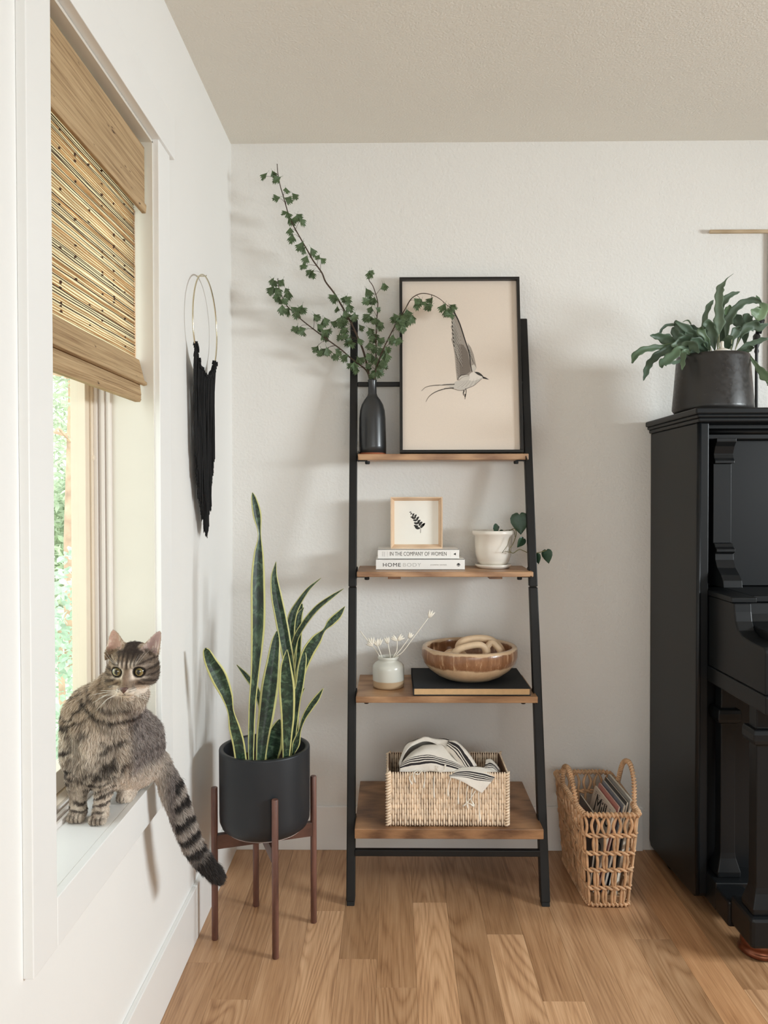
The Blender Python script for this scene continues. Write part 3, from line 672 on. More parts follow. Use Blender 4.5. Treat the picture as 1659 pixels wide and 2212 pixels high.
M_whiteglaze = plain('cream_glaze', (236, 230, 220), .18, var=.03, coat=.4)
PX0, PY0 = .3335, 2.628
pt = empty('potted_vine', (PX0, PY0, .988), 'cream glazed pot on its saucer with a trailing heart-leaf vine', 'potted plant')
MB().lathe([(.030, .0), (.052, .0), (.0605, .008), (.0610, .013), (.0590, .0135), (.050, .007), (.0001, .006)], 40, (PX0, PY0, .988)).build('saucer', M_whiteglaze, pt, smooth=True)
MB().lathe([(.036, .009), (.043, .010), (.052, .022), (.0585, .042), (.0615, .070), (.0628, .108), (.0700, .112), (.0712, .118), (.0700, .1245), (.0650, .1255), (.0610, .121), (.060, .105), (.0001, .104)], 48, (PX0, PY0, .988), cap=False).build('pot', M_whiteglaze, pt, smooth=True)
M_soil = plain('soil', (52, 38, 28), .95, var=.4, vscale=120, bump=.6, bscale=90, bdist=.004)
MB().lathe([(.0001, .107), (.059, .106)], 24, (PX0, PY0, .988), cap=False).build('soil', M_soil, pt)
M_vine = leafmat('vine_leaf', (52, 78, 60), .35, .08, .15); M_vinest = plain('vine_stem', (104, 100, 62), .6)
def heart(cup=.15):
    hp = [(0, .04), (.18, -.06), (.36, .02), (.46, .20), (.44, .42), (.32, .64), (.14, .86), (0, 1.02)]
    L = len(hp); vs = []; fs = []
    for x, y in hp: vs.append((0, y if y > .04 else .04, -.08*y*y))
    for s_ in (1, -1):
        o_ = len(vs)
        for x, y in hp: vs.append((s_*x*.5, y, cup*x*.9-.08*y*y+.03))
        for x, y in hp: vs.append((s_*x, y, cup*x*.5-.08*y*y))
        for i in range(L-1):
            q = [(i, i+1, o_+i+1, o_+i), (o_+i, o_+i+1, o_+L+i+1, o_+L+i)]
            fs += q if s_ > 0 else [f_[::-1] for f_ in q]
    me = bpy.data.meshes.new('leaf'); me.from_pydata(vs, [], fs); me.materials.append(M_vine); me.shade_smooth(); return me
hm = heart()
vp = [(1100,1146,2.625),(1112,1142,2.60),(1115,1155,2.585),(1108,1175,2.575),(1100,1187,2.57),(1108,1195,2.565),(1122,1187,2.56),(1138,1193,2.56),(1150,1196,2.555),(1170,1192,2.55),(1182,1188,2.55)]
vl = [(1092,1146,2.62),(1108,1144,2.605),(1112,1150,2.60),(1113,1160,2.60)]
MB().tube([Vector(p) for p in crom([PY(*p) for p in vp], 4)], .0013, 6).tube([PY(*p) for p in vl], .001, 5).tube([PY(1150,1196,2.555), PY(1160,1196,2.55), PY(1166,1201,2.55)], .0009, 5).tube([PY(1108,1195,2.565), PY(1092,1191,2.553), PY(1085,1194,2.553), PY(1096,1178,2.553), PY(1102,1160,2.56)], .0009, 5).build('stem', M_vinest, pt, smooth=True)
# (base u,v, Y, length, angle from up clockwise, tilt, yaw)
for (u, v, Y, L, a, ti, ya) in [(1122,1110,2.60,.068,176,.1,.2),(1131,1163,2.57,.036,216,.1,-.5),(1066,1146,2.60,.044,82,-.9,.2),(1160,1196,2.55,.034,170,.1,.9),(1181,1188,2.55,.044,168,.2,.7),(1088,1146,2.62,.03,200,-.7,.3)]:
    add_leaf(pt, PY(u, v, Y), L, math.radians(a), ti, ya, hm)

# ------------------------------------------------------------------ third board: jar, big book, bowl with a wooden chain
t = NT('two_tone_jar'); tc = t.new('ShaderNodeTexCoord'); sp = t.new('ShaderNodeSeparateXYZ'); t.link(tc.outputs['Object'], sp.inputs[0])
zz = t.math('ADD', sp.outputs['Z'], t.math('MULTIPLY', t.noise(t.coord(), 40, 2), .002))
cj = t.ramp(t.math('MULTIPLY', zz, 10), [(.235, lin((196, 170, 138))), (.262, lin((214, 214, 205)))]); t.setc(cj)
t.b.inputs['Roughness'].default_value = .25; M_jar = t.m
JX, JY = -.0165, 2.535
jr = empty('ceramic_jar', (JX, JY, .612), 'small squat off-white jar with a raw tan base band', 'vase')
MB().lathe([(.044, 0), (.049, .002), (.0505, .008), (.0508, .060), (.0495, .070), (.043, .078), (.034, .083), (.0310, .086), (.0310, .089), (.0335, .091), (.0345, .0945), (.0335, .0985), (.030, .0995), (.0265, .097), (.026, .085), (.040, .072), (.044, .06), (.044, .01), (.0001, .008)], 44, (JX, JY, .612), cap=False).build('body', M_jar, jr, smooth=True)
M_dry = plain('bleached_stem', (246, 240, 226), .8, var=.04)
for lab, pts, heads in [
  ('bleached dried stem reaching far right out of the squat jar', [(852,1425),(870,1408),(895,1375),(925,1335)], [(926,1335,20,28)]),
  ('bleached dried stem with one bud, second from right in the squat jar', [(850,1425),(868,1400),(882,1380)], [(883,1379,15,30)]),
  ('bleached dried stem with two open petals in the squat jar', [(848,1425),(857,1405),(858,1382)], [(857,1384,16,-50), (859,1384,18,48)]),
  ('short bleached dried stem with upright bud at the jar middle', [(843,1425),(841,1405),(838,1390)], [(838,1391,17,-12)]),
  ('bleached dried stem with a pair of buds, second from left in the jar', [(826,1425),(821,1408),(815,1394)], [(816,1396,16,-25), (818,1395,18,12)]),
  ('leftmost bleached dried stem, leaning over the jar rim to the ladder upright', [(822,1425),(812,1405),(798,1389),(778,1363)], [(806,1395,17,-60), (804,1394,20,-8)])]:
    ds = empty('dried_stem', PY(838, 1420, JY), lab, 'dried flower', 'dried stems in the squat jar')
    q = [PY(u, v, JY+.004*math.sin(u)) for u, v in pts]; q = [Vector((JX+(q[0].x-JX)*.5, JY, .63))]+q
    MB().tube([Vector(p) for p in crom(q, 4)], .0014, 6).build('stem', M_dry, ds, smooth=True)
    for (u, v, L, a) in heads:
        L = L*.0014; a = math.radians(a); p = PY(u, v, JY-.002)
        for da in (-.35, 0, .35):
            d = Vector((math.sin(a+da), -.1*da, math.cos(a+da)))
            MB().tube([p, p+d*L*.3, p+d*L*.65, p+d*L], [.0012, .0040, .0032, .0004], 6, flat=.5).build('petal', M_dry, ds, smooth=True)
M_navy = plain('dark_slate_cloth', (40, 43, 47), .75, var=.08, vscale=150, bump=.2, bscale=900, spec=.3)
M_gilt = plain('tan_pages', (214, 178, 132), .7, var=.05, vscale=90)
bk = empty('large_book', (.241, 2.56, .612), 'large dark slate coffee-table book lying under the wooden bowl', 'book')
MB().box(.0605, .4225, 2.420, 2.700, .6122, .6150).box(.0605, .4225, 2.420, 2.700, .6335, .6360).box(.0605, .0632, 2.42, 2.70, .6122, .6360).build('cover', M_navy, bk, bevel=.0006)
MB().box(.0640, .4195, 2.4225, 2.697, .6150, .6335).build('pages', M_gilt, bk)
t = NT('bowl_wood'); tc = t.new('ShaderNodeTexCoord'); sp = t.new('ShaderNodeSeparateXYZ'); t.link(tc.outputs['Object'], sp.inputs[0])
nz = t.noise(t.coord((14, 14, 14)), 1.2, 4, .6, .5); st_ = t.noise(t.coord((60, 60, 8)), 1.0, 4, .7)
zz = t.math('ADD', t.math('MULTIPLY', sp.outputs['Z'], 10), t.math('MULTIPLY', t.math('SUBTRACT', nz, .5), .22))
cream = t.ramp(nz, [(.3, lin((224, 198, 164))), (.7, lin((204, 176, 142)))])
brown = t.ramp(st_, [(.30, lin((116, 80, 54))), (.55, lin((146, 104, 74))), (.70, lin((206, 174, 140)))])
band = t.ramp(zz, [(.50, (0, 0, 0)), (.56, (1, 1, 1))]); top = t.ramp(zz, [(.97, (0, 0, 0)), (1.0, (1, 1, 1))])
fb = t.math('MULTIPLY', band, t.math('SUBTRACT', 1.0, t.math('MULTIPLY', top, .8)))
wl_ = t.ramp(t.noise(t.coord((10, 10, 26)), 1.5, 2, .5, 1.0), [(.492, (0, 0, 0)), (.5, (1, 1, 1)), (.508, (0, 0, 0))])
cc = t.mix(fb, cream, brown); cc = t.mix(t.math('MULTIPLY', wl_, .35), cc, lin((140, 100, 66))); t.setc(cc); t.b.inputs['Roughness'].default_value = .3; t.b.inputs['Coat Weight'].default_value = .2; M_bowl = t.m
BX, BY, BZ = .2470, 2.555, .6362
bo = empty('wooden_bowl', (BX, BY, BZ), 'round wooden bowl, brown band over pale base, on the dark book', 'bowl')
MB().lathe([(.066, 0), (.080, .003), (.105, .014), (.132, .034), (.148, .054), (.1545, .074), (.1550, .094), (.1520, .104), (.1500, .106), (.1400, .106), (.1370, .103), (.1380, .09), (.136, .07), (.126, .05), (.100, .028), (.06, .016), (.0001, .013)], 64, (BX, BY, BZ), cap=False).build('bowl_body', M_bowl, bo, smooth=True)
M_link = wood('pale_link_wood', (226, 196, 158), (196, 160, 120), (12, 12, 12), .4, bump=.05)
ch = empty('wooden_chain', (BX+.02, BY, BZ+.06), 'pale wooden chain with thick rounded links heaped in the bowl', 'decoration')
M_link = plain('pale_link_wood', (226, 198, 164), .4, var=.10, vscale=25)
def link_loop(pts, r):
    q = crom([tuple(PY(*p)) for p in pts+pts[:1]], 6); MB().tube([Vector(p) for p in q], r, 16, cap=False).build('link', M_link, ch, smooth=True)
link_loop([(1000,1414,2.575),(990,1399,2.565),(1000,1385,2.56),(1028,1379,2.565),(1056,1381,2.575),(1073,1391,2.585),(1084,1407,2.59),(1078,1424,2.60),(1040,1432,2.60),(1012,1428,2.59)], .0115)
link_loop([(978,1414,2.510),(992,1402,2.505),(1015,1395,2.505),(1036,1393,2.51),(1047,1400,2.515),(1049,1414,2.52),(1036,1430,2.535),(1000,1434,2.53)], .0108)
link_loop([(1052,1398,2.545),(1062,1388,2.55),(1074,1398,2.545),(1082,1412,2.54),(1078,1432,2.545),(1058,1434,2.55)], .0100)
link_loop([(960,1416,2.565),(975,1408,2.57),(1000,1412,2.60),(1000,1430,2.61),(975,1436,2.59),(958,1430,2.57)], .0105)
# ------------------------------------------------------------------ seagrass basket with a blanket (bottom board)
M_sea = plain('seagrass', (240, 218, 192), .7, var=.16, vscale=45, bump=.2, bscale=300, bdist=.001)
M_seadark = plain('seagrass_gap_shade', (96, 68, 46), .9, var=.2)  # dark lining colour stands in for shade in the gaps of the weave
bk2 = empty('seagrass_basket', (.16, 2.43, .243), 'rectangular pale seagrass basket on the bottom board, holding the striped blanket', 'basket')
X0, X1, Y0, Y1, Z0, Z1 = -.0205, .3425, 2.332, 2.522, .2445, .410
c = MB(); g = .006
c.box(X0+g, X1-g, Y0+g, Y0+g+.003, Z0+.003, Z1-.006); c.box(X0+g, X1-g, Y1-g-.003, Y1-g, Z0+.003, Z1-.006)
c.box(X0+g, X0+g+.003, Y0+g, Y1-g, Z0+.003, Z1-.006); c.box(X1-g-.003, X1-g, Y0+g, Y1-g, Z0+.003, Z1-.006); c.box(X0+g, X1-g, Y0+g, Y1-g, Z0+.002, Z0+.005)
c.build('lining', M_seadark, bk2)
def spindle_wall(mb, A, B, rows, pitch, r, inner=False):
    A, B = Vector(A), Vector(B); L = (B-A).length; n = int(L/pitch); d = (B-A)/n; H = Z1-Z0-.010; hh = H/rows
    for i in range(n):
        for j in range(rows):
            off = .5*hh if i % 2 else 0
            za = Z0+.004+j*hh+off-hh*.16; zb = za+hh*1.34
            if zb > Z1-.004: zb = Z1-.004
            if zb-za < hh*.35: continue
            p = A+d*(i+.5); w = random.uniform(-.0006, .0006); rr = r*random.uniform(.85, 1.15)
            mb.tube([(p.x, p.y, za), (p.x+w*.5, p.y, za+(zb-za)*.25), (p.x+w, p.y, za+(zb-za)*.7), (p.x, p.y, zb)], [rr*.45, rr, rr, rr*.4], 5)
        if i % 2:
            p = A+d*(i+.5); mb.tube([(p.x, p.y, Z0+.002), (p.x, p.y, Z0+.014)], [r*.9, r*.5], 5)
w = MB(); spindle_wall(w, (X0+.008, Y0+.003, 0), (X1-.008, Y0+.003, 0), 5, .0072, .0039); w.build('weave', M_sea, bk2, smooth=True, kind='stuff')
w = MB(); spindle_wall(w, (X0+.008, Y1-.003, 0), (X1-.008, Y1-.003, 0), 5, .0072, .0039); w.build('weave', M_sea, bk2, smooth=True, kind='stuff')
w = MB(); spindle_wall(w, (X0+.008, Y1-g-.005, 0), (X1-.008, Y1-g-.005, 0), 5, .0072, .0032); w.build('weave', M_sea, bk2, smooth=True, kind='stuff')
for xx in (X0+.003, X1-.003):
    w = MB(); spindle_wall(w, (xx, Y0+.008, 0), (xx, Y1-.008, 0), 5, .0072, .0039); w.build('weave', M_sea, bk2, smooth=True, kind='stuff')
w = MB()
for (px_, py_) in ((X0+.004, Y0+.004), (X1-.004, Y0+.004), (X0+.004, Y1-.004), (X1-.004, Y1-.004)):
    z = Z0+.004
    while z < Z1-.006:
        a = random.uniform(-.3, .3); w.tube([(px_-.007, py_-.001, z-.003), (px_-.002, py_-.0055, z), (px_+.004, py_-.0045, z+.003), (px_+.006, py_+.002, z+.006)], [.0022, .0036, .0036, .002], 6); z += .0085
w.build('corner_binding', M_sea, bk2, smooth=True, kind='stuff')
def wrap_rim(name, pts, r, m, parent, pitch=.0062, r2=.0021):
    q = [Vector(p) for p in crom(pts, 10)]; mb = MB(); mb.tube(q, r*.8, 7)
    L = [0]
    for i in range(1, len(q)): L.append(L[-1]+(q[i]-q[i-1]).length)
    turns = L[-1]/pitch; N = int(turns*8); pp = []
    for k in range(N+1):
        s_ = L[-1]*k/N; i = min(max(j for j in range(len(L)) if L[j] <= s_+1e-9), len(q)-2)
        f = (s_-L[i])/max(L[i+1]-L[i], 1e-9); p = q[i].lerp(q[i+1], f); t_ = (q[i+1]-q[i]).normalized()
        a = t_.cross(Vector((0, 0, 1))); a = a.normalized() if a.length > .1 else Vector((1, 0, 0)); b_ = t_.cross(a)
        th = 2*math.pi*k/8; pp.append(p+a*(r*math.cos(th))+b_*(r*math.sin(th)))
    mb.tube(pp, r2, 5)
    return mb.build(name, m, parent, smooth=True)

# blanket: folded sheets with woven stripes (stripe position in UV)
t = NT('striped_cotton'); uv = t.new('ShaderNodeUVMap'); sp = t.new('ShaderNodeSeparateXYZ'); t.link(uv.outputs[0], sp.inputs[0])
nn = t.noise(t.coord((40, 40, 40)), 2.0, 2); x = t.math('ADD', sp.outputs['X'], t.math('MULTIPLY', t.math('SUBTRACT', nn, .5), .006))
def bands(lst):
    acc = None
    for c0, w0 in lst:
        d = t.math('LESS_THAN', t.math('ABSOLUTE', t.math('SUBTRACT', x, c0)), w0)
        acc = d if acc is None else t.math('MAXIMUM', acc, d)
    return acc
bd = bands([(.20, .010), (.225, .006), (.245, .006), (.265, .004), (.52, .012), (.545, .006), (.57, .005), (.82, .012), (.85, .008)])
wv = t.noise(t.coord((900, 900, 900)), 1.0, 1)
t.setc(t.mix(bd, t.ramp(wv, [(.3, lin((226, 220, 210))), (.7, lin((242, 238, 230)))]), lin((46, 42, 44)))); t.b.inputs['Roughness'].default_value = .9; t.bump(wv, .3, .001); M_blanket = t.m
M_tassel = plain('tassel_cotton', (236, 230, 218), .9, var=.05, vscale=80)
bl = empty('striped_blanket', (.15, 2.42, .41), 'crumpled white blanket with dark stripes and tassels, spilling from the basket', 'blanket')
def sheet(name, rows, uvx, nx=34, ny=26, wr=.003, seed=1, th=.0018, stretch=1.0):
    """rows: list of control polylines (same length) -> smooth surface; wrinkled by folds"""
    R = [crom(r, nx//(len(r)-1)) for r in rows]; R = [[tuple(p) for p in r] for r in R]
    cols = []
    for i in range(len(R[0])): cols.append(crom([r[i] for r in R], max(2, ny//(len(rows)-1))))
    nu, nv = len(cols), len(cols[0]); rs = random.Random(seed); ph = [rs.uniform(0, 6.28) for _ in range(6)]; fr_ = [rs.uniform(.6, 1.3) for _ in range(6)]
    mb = MB(); vs = []
    for i in range(nu):
        for j in range(nv):
            p = Vector(cols[i][j]); a, b_ = i/(nu-1), j/(nv-1)
            d = math.sin(a*17*fr_[0]+b_*6*fr_[1]+ph[0])*.5+math.sin(a*9*fr_[2]-b_*13*fr_[3]+ph[1])*.6+abs(math.sin(a*7*fr_[4]+b_*4+ph[2]))*.9+math.sin(a*33+b_*21+ph[3])*.18
            e_ = min(1, 6*min(a, 1-a)+.3)
            p += Vector((0, -wr*.6*d*e_, wr*d*e_)); vs.append(p)
    fs = [(i*nv+j, (i+1)*nv+j, (i+1)*nv+j+1, i*nv+j+1) for i in range(nu-1) for j in range(nv-1)]
    mb.add(vs, fs)
    for i in range(nu):
        for j in range(nv): mb.uv[i*nv+j] = (uvx[0]+(uvx[1]-uvx[0])*(j/(nv-1)), i/(nu-1)*stretch)
    o = mb.build(name, M_blanket, bl, smooth=True, recalc=False); s_ = o.modifiers.new('thick', 'SOLIDIFY'); s_.thickness = th; s_.offset = 0
    return o
def R_(lst): return [tuple(PY(*p)) for p in lst]
# lower mound (front face), rows from front rim up and back
sheet('fold', [R_([(862,1672,2.345),(892,1672,2.343),(925,1668,2.342),(960,1672,2.342),(1000,1674,2.346)]),
               R_([(866,1652,2.352),(895,1641,2.350),(930,1638,2.350),(962,1645,2.352),(1004,1662,2.352)]),
               R_([(880,1634,2.372),(905,1622,2.372),(935,1618,2.372),(962,1626,2.374),(1000,1648,2.374)]),
               R_([(892,1624,2.41),(915,1611,2.41),(940,1608,2.41),(962,1614,2.41),(990,1638,2.41)]),
               R_([(890,1640,2.46),(915,1630,2.46),(940,1628,2.46),(962,1632,2.46),(990,1650,2.46)])], (.12, .60), wr=.0025, seed=3)
# upper fold running over the top
sheet('fold', [R_([(864,1662,2.375),(874,1632,2.385),(900,1606,2.395),(930,1604,2.395),(965,1622,2.385),(978,1646,2.375)]),
               R_([(862,1648,2.39),(876,1614,2.40),(905,1597,2.41),(935,1597,2.41),(970,1607,2.40),(990,1634,2.39)]),
               R_([(868,1646,2.43),(882,1612,2.44),(908,1598,2.445),(938,1597,2.445),(976,1606,2.43),(1004,1640,2.41)]),
               R_([(872,1660,2.47),(888,1634,2.475),(912,1620,2.48),(940,1618,2.48),(980,1626,2.46),(1012,1660,2.44)])], (.68, 1.0), nx=40, wr=.0035, seed=8)
# slim roll falling to the right
sheet('fold', [R_([(975,1606,2.42),(990,1618,2.40),(1006,1638,2.385),(1022,1660,2.37)]),
               R_([(970,1600,2.40),(992,1606,2.385),(1012,1628,2.37),(1030,1654,2.36)]),
               R_([(966,1606,2.385),(985,1618,2.365),(1000,1640,2.355),(1014,1660,2.35)]),
               R_([(964,1618,2.39),(978,1634,2.37),(992,1650,2.36),(1006,1664,2.355)])], (.40, .62), nx=24, ny=16, wr=.0015, seed=5)
sheet('fold', [R_([(962,1640,2.375),(985,1650,2.365),(1010,1662,2.355),(1040,1662,2.36)]),
               R_([(958,1655,2.36),(980,1664,2.35),(1008,1670,2.345),(1040,1668,2.35)]),
               R_([(952,1672,2.35),(980,1676,2.345),(1006,1678,2.343),(1036,1676,2.345)])], (.02, .17), nx=24, ny=12, wr=.002, seed=6)
# flap hanging over the front rim
sheet('flap', [R_([(972,1668,2.352),(1000,1658,2.350),(1040,1658,2.350),(1076,1669,2.348)]),
               R_([(970,1674,2.334),(1000,1668,2.330),(1038,1672,2.330),(1068,1680,2.331)]),
               R_([(972,1679,2.324),(1000,1683,2.321),(1034,1692,2.322),(1058,1693,2.324)]),
               R_([(978,1680,2.322),(1002,1690,2.319),(1024,1704,2.319),(1040,1714,2.321)])], (.10, .40), nx=30, ny=24, wr=.0008, seed=9)
# small piece at the back right
sheet('fold', [R_([(1049,1642,2.40),(1062,1641,2.40),(1080,1662,2.395)]), R_([(1048,1652,2.38),(1064,1650,2.38),(1080,1668,2.375)]), R_([(1040,1668,2.36),(1060,1666,2.36),(1078,1674,2.36)])], (.40, .62), nx=14, ny=12, wr=.001, seed=2)
ts = [[(893,1668,2.338),(884,1680,2.325),(890,1694,2.322)], [(902,1664,2.338),(893,1672,2.325),(897,1690,2.322)], [(917,1664,2.338),(918,1680,2.323),(915,1702,2.322)], [(912,1664,2.338),(905,1672,2.326),(898,1672,2.324)],
      [(938,1676,2.330),(937,1700,2.322),(938,1724,2.321)], [(974,1678,2.322),(968,1700,2.321),(968,1720,2.321)], [(994,1686,2.319),(990,1712,2.320),(990,1737,2.321)], [(1010,1698,2.318),(1007,1722,2.319),(1010,1746,2.320)],
      [(1027,1708,2.318),(1014,1728,2.319),(1000,1742,2.320)], [(1020,1704,2.318),(1018,1726,2.318),(1024,1740,2.320)], [(1034,1712,2.320),(1035,1745,2.321),(1037,1774,2.321)], [(940,1654,2.33),(950,1668,2.322),(960,1662,2.322),(962,1652,2.328)], [(1002,1738,2.319),(1012,1735,2.317),(1024,1742,2.318)]]
for q in ts:
    P3 = [Vector(p) for p in crom([PY(*p) for p in q], 4)]; n = len(P3); m = MB()
    m.tube(P3, [.0014 if i < n*.55 else .0014+.0016*min(1, (i-n*.55)/(n*.25)) for i in range(n)], 6); m.build('tassel', M_tassel, bl, smooth=True)

# ------------------------------------------------------------------ open-weave magazine basket on the floor
M_hya = plain('hyacinth', (204, 164, 126), .6, var=.24, vscale=30, bump=.3, bscale=160, bdist=.001)
mbk = empty('magazine_basket', (.66, 2.49, 0), 'tall open-weave hyacinth basket with handles, standing on the floor by the piano', 'basket')
# corners on the floor (front-left, front-right, back-right, back-left) and at the rim
bz0, bz1 = .006, .292
B4 = [Vector((.5800, 2.338, 0)), Vector((.7040, 2.338, 0)), Vector((.6950, 2.640, 0)), Vector((.5680, 2.640, 0))]
T4 = [Vector((.5560, 2.300, 0)), Vector((.7240, 2.300, 0)), Vector((.7300, 2.660, 0)), Vector((.5440, 2.660, 0))]
def rimz(s, side):  # rim dips to the front; back end higher
    return bz1
def loop_pt(f, z):
    """f in 0..4 around, rounded corners"""
    k = int(f) % 4; u = f-int(f); t_ = (z-bz0)/(bz1-bz0)
    a = B4[k].lerp(T4[k], t_); b_ = B4[(k+1) % 4].lerp(T4[(k+1) % 4], t_); p = a.lerp(b_, u)
    cen = (B4[0].lerp(T4[0], t_)+B4[2].lerp(T4[2], t_))/2; e = abs(u-.5)*2
    p = p.lerp(cen, .05*e**8); p.z = z
    return p
st_f = [0+i/5 for i in range(5)]+[1+i/9 for i in range(9)]+[2+i/5 for i in range(5)]+[3+i/9 for i in range(9)]
levels = [bz0+.002, .062, .119, .172, .228, bz1]
for k, f in enumerate(st_f):
    for j in range(len(levels)-1):
        za, zb = levels[j], levels[j+1]; zz = za; d = .12/ (5 if int(f) % 2 == 0 else 9)
        off = random.uniform(-.2, .2)/9
        for sgn in ((-1, 1) if j in (0, 4) or (k+j) % 2 == 0 else (random.choice((-1, 1)),)):
            sp_ = (.035 if j != 4 else .07)*sgn
            p0 = loop_pt((f+.02*sgn+4) % 4, za); p1 = loop_pt((f+sp_+off+4) % 4, (za+zb)/2); p2 = loop_pt((f+(.02*sgn if j != 4 else .0)+4) % 4, zb)
            m = MB().tube([Vector(p) for p in crom([p0, p1, p2], 3)], [.0030, .0042, .0046, .0046, .0046, .0040, .0030], 6); m.build('stake', M_hya, mbk, smooth=True)
for j, z in enumerate(levels[1:-1]):
    for ph in (0, 1):
        pts = []; N = 28*4
        for i in range(N+1):
            f = 4*i/N; p = loop_pt(f % 4, z+.0045*(1 if ph else -1)*math.cos(2*math.pi*i/8)); cen = loop_pt(0, z).lerp(loop_pt(2, z), .5); cen.z = p.z
            dd = (p-cen).normalized()*(.0052*(1 if ph else -1)*math.sin(2*math.pi*i/8)); pts.append(p+dd)
        MB().tube(pts, [.0042 if (i % 8) in (1, 2, 3, 5, 6, 7) else .0030 for i in range(N+1)], 6).build('weaver', M_hya, mbk, smooth=True)
wrap_rim('rim', [tuple(loop_pt(4*i/28 % 4, bz1)) for i in range(29)], .0062, M_hya, mbk, .012, .0036)
wrap_rim('base_rim', [tuple(loop_pt(4*i/28 % 4, bz0+.003)) for i in range(29)], .0050, M_hya, mbk, .012, .0034)
# weave of the dense long sides
for side in (3, 1):
    m = MB()
    for i in range(46):
        f = side+.05+.9*random.random(); z = random.uniform(.02, .27)
        a = loop_pt(f % 4, z); b_ = loop_pt((f+random.uniform(-.09, .09)) % 4, min(.286, z+random.uniform(.02, .06))); m.tube([a, a.lerp(b_, .5)+Vector((-.004 if side == 3 else .004, 0, 0)), b_], [.002, .0036, .002], 5)
    m.build('side_weave', M_hya, mbk, smooth=True, kind='stuff')
hl = [tuple(loop_pt(3.80, bz1-.01)), (.5480, 2.395, .345), (.5485, 2.46, .372), (.5485, 2.53, .350), tuple(loop_pt(3.30, bz1-.01))]
wrap_rim('handle', hl, .0055, M_hya, mbk, .009, .0030)
hr = [tuple(loop_pt(1.18, bz1-.01)), (.7290, 2.385, .365), (.7290, 2.43, .402), (.7285, 2.50, .375), tuple(loop_pt(1.72, bz1-.01))]
wrap_rim('handle', hr, .0055, M_hya, mbk, .009, .0030)
MB().box(.585, .695, 2.345, 2.635, .006, .011).build('basket_base', M_hya, mbk)

def magazine(O, ex, ey, w_, h_, th, rgb, label, deco=None):
    """O lower near corner; ex width dir, ey height dir"""
    ex, ey = Vector(ex).normalized(), Vector(ey).normalized(); en = ex.cross(ey); e = empty('magazine', O, label, 'magazine')
    M = Matrix((ex, ey, en)).transposed().to_4x4(); M.translation = Vector(O)+ex*w_/2+ey*h_/2
    MB().obox(M, w_/2-.001, h_/2-.001, th/2-.0004).build('pages', M_page, e)
    for s_ in (-1, 1):
        M2 = M.copy(); M2.translation = M.translation+en*(s_*(th/2-.0002)); MB().obox(M2, w_/2, h_/2, .0003).build('cover', plain('magazine_cover', rgb, .35, var=.04, vscale=20), e)
    return e, Vector(O)+en*(th/2+.0004), ex, ey, en
# covers face left and towards the camera; their width runs away from us, their height up, leaning right
EX = Vector((0.03, -1, 0)).normalized(); 
def lean(a): return Vector((math.sin(a), 0, math.cos(a)))
e, O2, ex, ey, en = magazine((.606, 2.600, .014), EX, lean(.245), .205, .262, .006, (226, 214, 200), 'cream magazine with big black Mille title, frontmost in the open-weave basket')
sgn = 1 if en.x < 0 else -1
def face(O_, en_, th): return O_
pm = MB(); Ot = Vector((.606, 2.600, .014))+en*(.0036 if en.x < 0 else -.0036)
put_text(pm, 'Mille', .078, Ot+ex*.035+ey*.196, ex, ey, fit=.150); put_text(pm, 'RIO', .046, Ot+ex*.09+ey*.105, ex, ey, fit=.09)
for i in range(5):
    for j in range(3):
        p = Ot+ex*(.02+.037*i)+ey*(.250-.006*j); q = p+ex*(.016-.004*((i+j) % 3)); pm.add([p, q, q+ey*.0016, p+ey*.0016], [(0, 1, 2, 3)])
pm.build('lettering', M_ink, e, recalc=False)
specs = [(.6175, .245, .205, .272, .005, (205, 140, 132), 'salmon-pink magazine just behind the cream one in the open-weave basket'),
         (.631, .235, .215, .280, .007, (128, 136, 148), 'grey-blue magazine with pale lettering, third in the open-weave basket'),
         (.645, .21, .215, .288, .006, (52, 52, 54), 'dark magazine, fourth in the open-weave basket'),
         (.668, .16, .220, .296, .009, (150, 150, 146), 'thick grey magazine nearest the right side of the open-weave basket'),
         (.594, .12, .200, .225, .006, (70, 66, 66), 'charcoal magazine low at the left side of the open-weave basket')]
for x, a, w_, h_, th, rgb, lab in specs:
    e, O2, ex, ey, en = magazine((x, 2.602, .014), EX, lean(a), w_, h_, th, rgb, lab)
    if rgb[0] in (128, 52):
        pm = MB(); Ot = Vector((x, 2.602, .014))+en*((th/2+.0006)*(1 if en.x < 0 else -1)); put_text(pm, 'DC O', .036, Ot+ex*.03+ey*(h_-.042), ex, ey, fit=.12); pm.build('lettering', M_page if rgb[0] == 52 else M_ink, e, recalc=False)

# ------------------------------------------------------------------ upright piano
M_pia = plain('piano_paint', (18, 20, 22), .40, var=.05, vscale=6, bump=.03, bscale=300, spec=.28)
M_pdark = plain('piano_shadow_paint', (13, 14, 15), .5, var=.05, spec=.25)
pn = empty('upright_piano', (1.35, 2.45, 0), 'black painted upright piano against the back wall, its left end in view', 'piano')
PX_ = .884; PR = 2.30; YW = 2.715
def pb(name, x0, x1, y0, y1, z0, z1, m=M_pia, bev=.003): return MB().box(x0, x1, y0, y1, z0, z1).build(name, m, pn, bevel=bev)
side = [(2.300, .050), (YW, .050), (YW, 1.440), (2.300, 1.440)]
MB().prism([(2.335, .045), (2.700, .022), (YW, .040), (YW, 1.440), (2.300, 1.440), (2.300, .062), (2.312, .048)], 'x', PX_, PX_+.034).build('side_panel', M_pia, pn, bevel=.003)
MB().tube([(PX_+.005, 2.301, .06), (PX_+.005, 2.301, 1.44)], .007, 10).build('edge_bead', M_pia, pn, smooth=True)
MB().prism([(2.335, .045), (2.700, .022), (YW, .040), (YW, 1.440), (2.300, 1.440), (2.300, .062)], 'x', 1.82, 1.854).build('side_panel', M_pia, pn, bevel=.003)
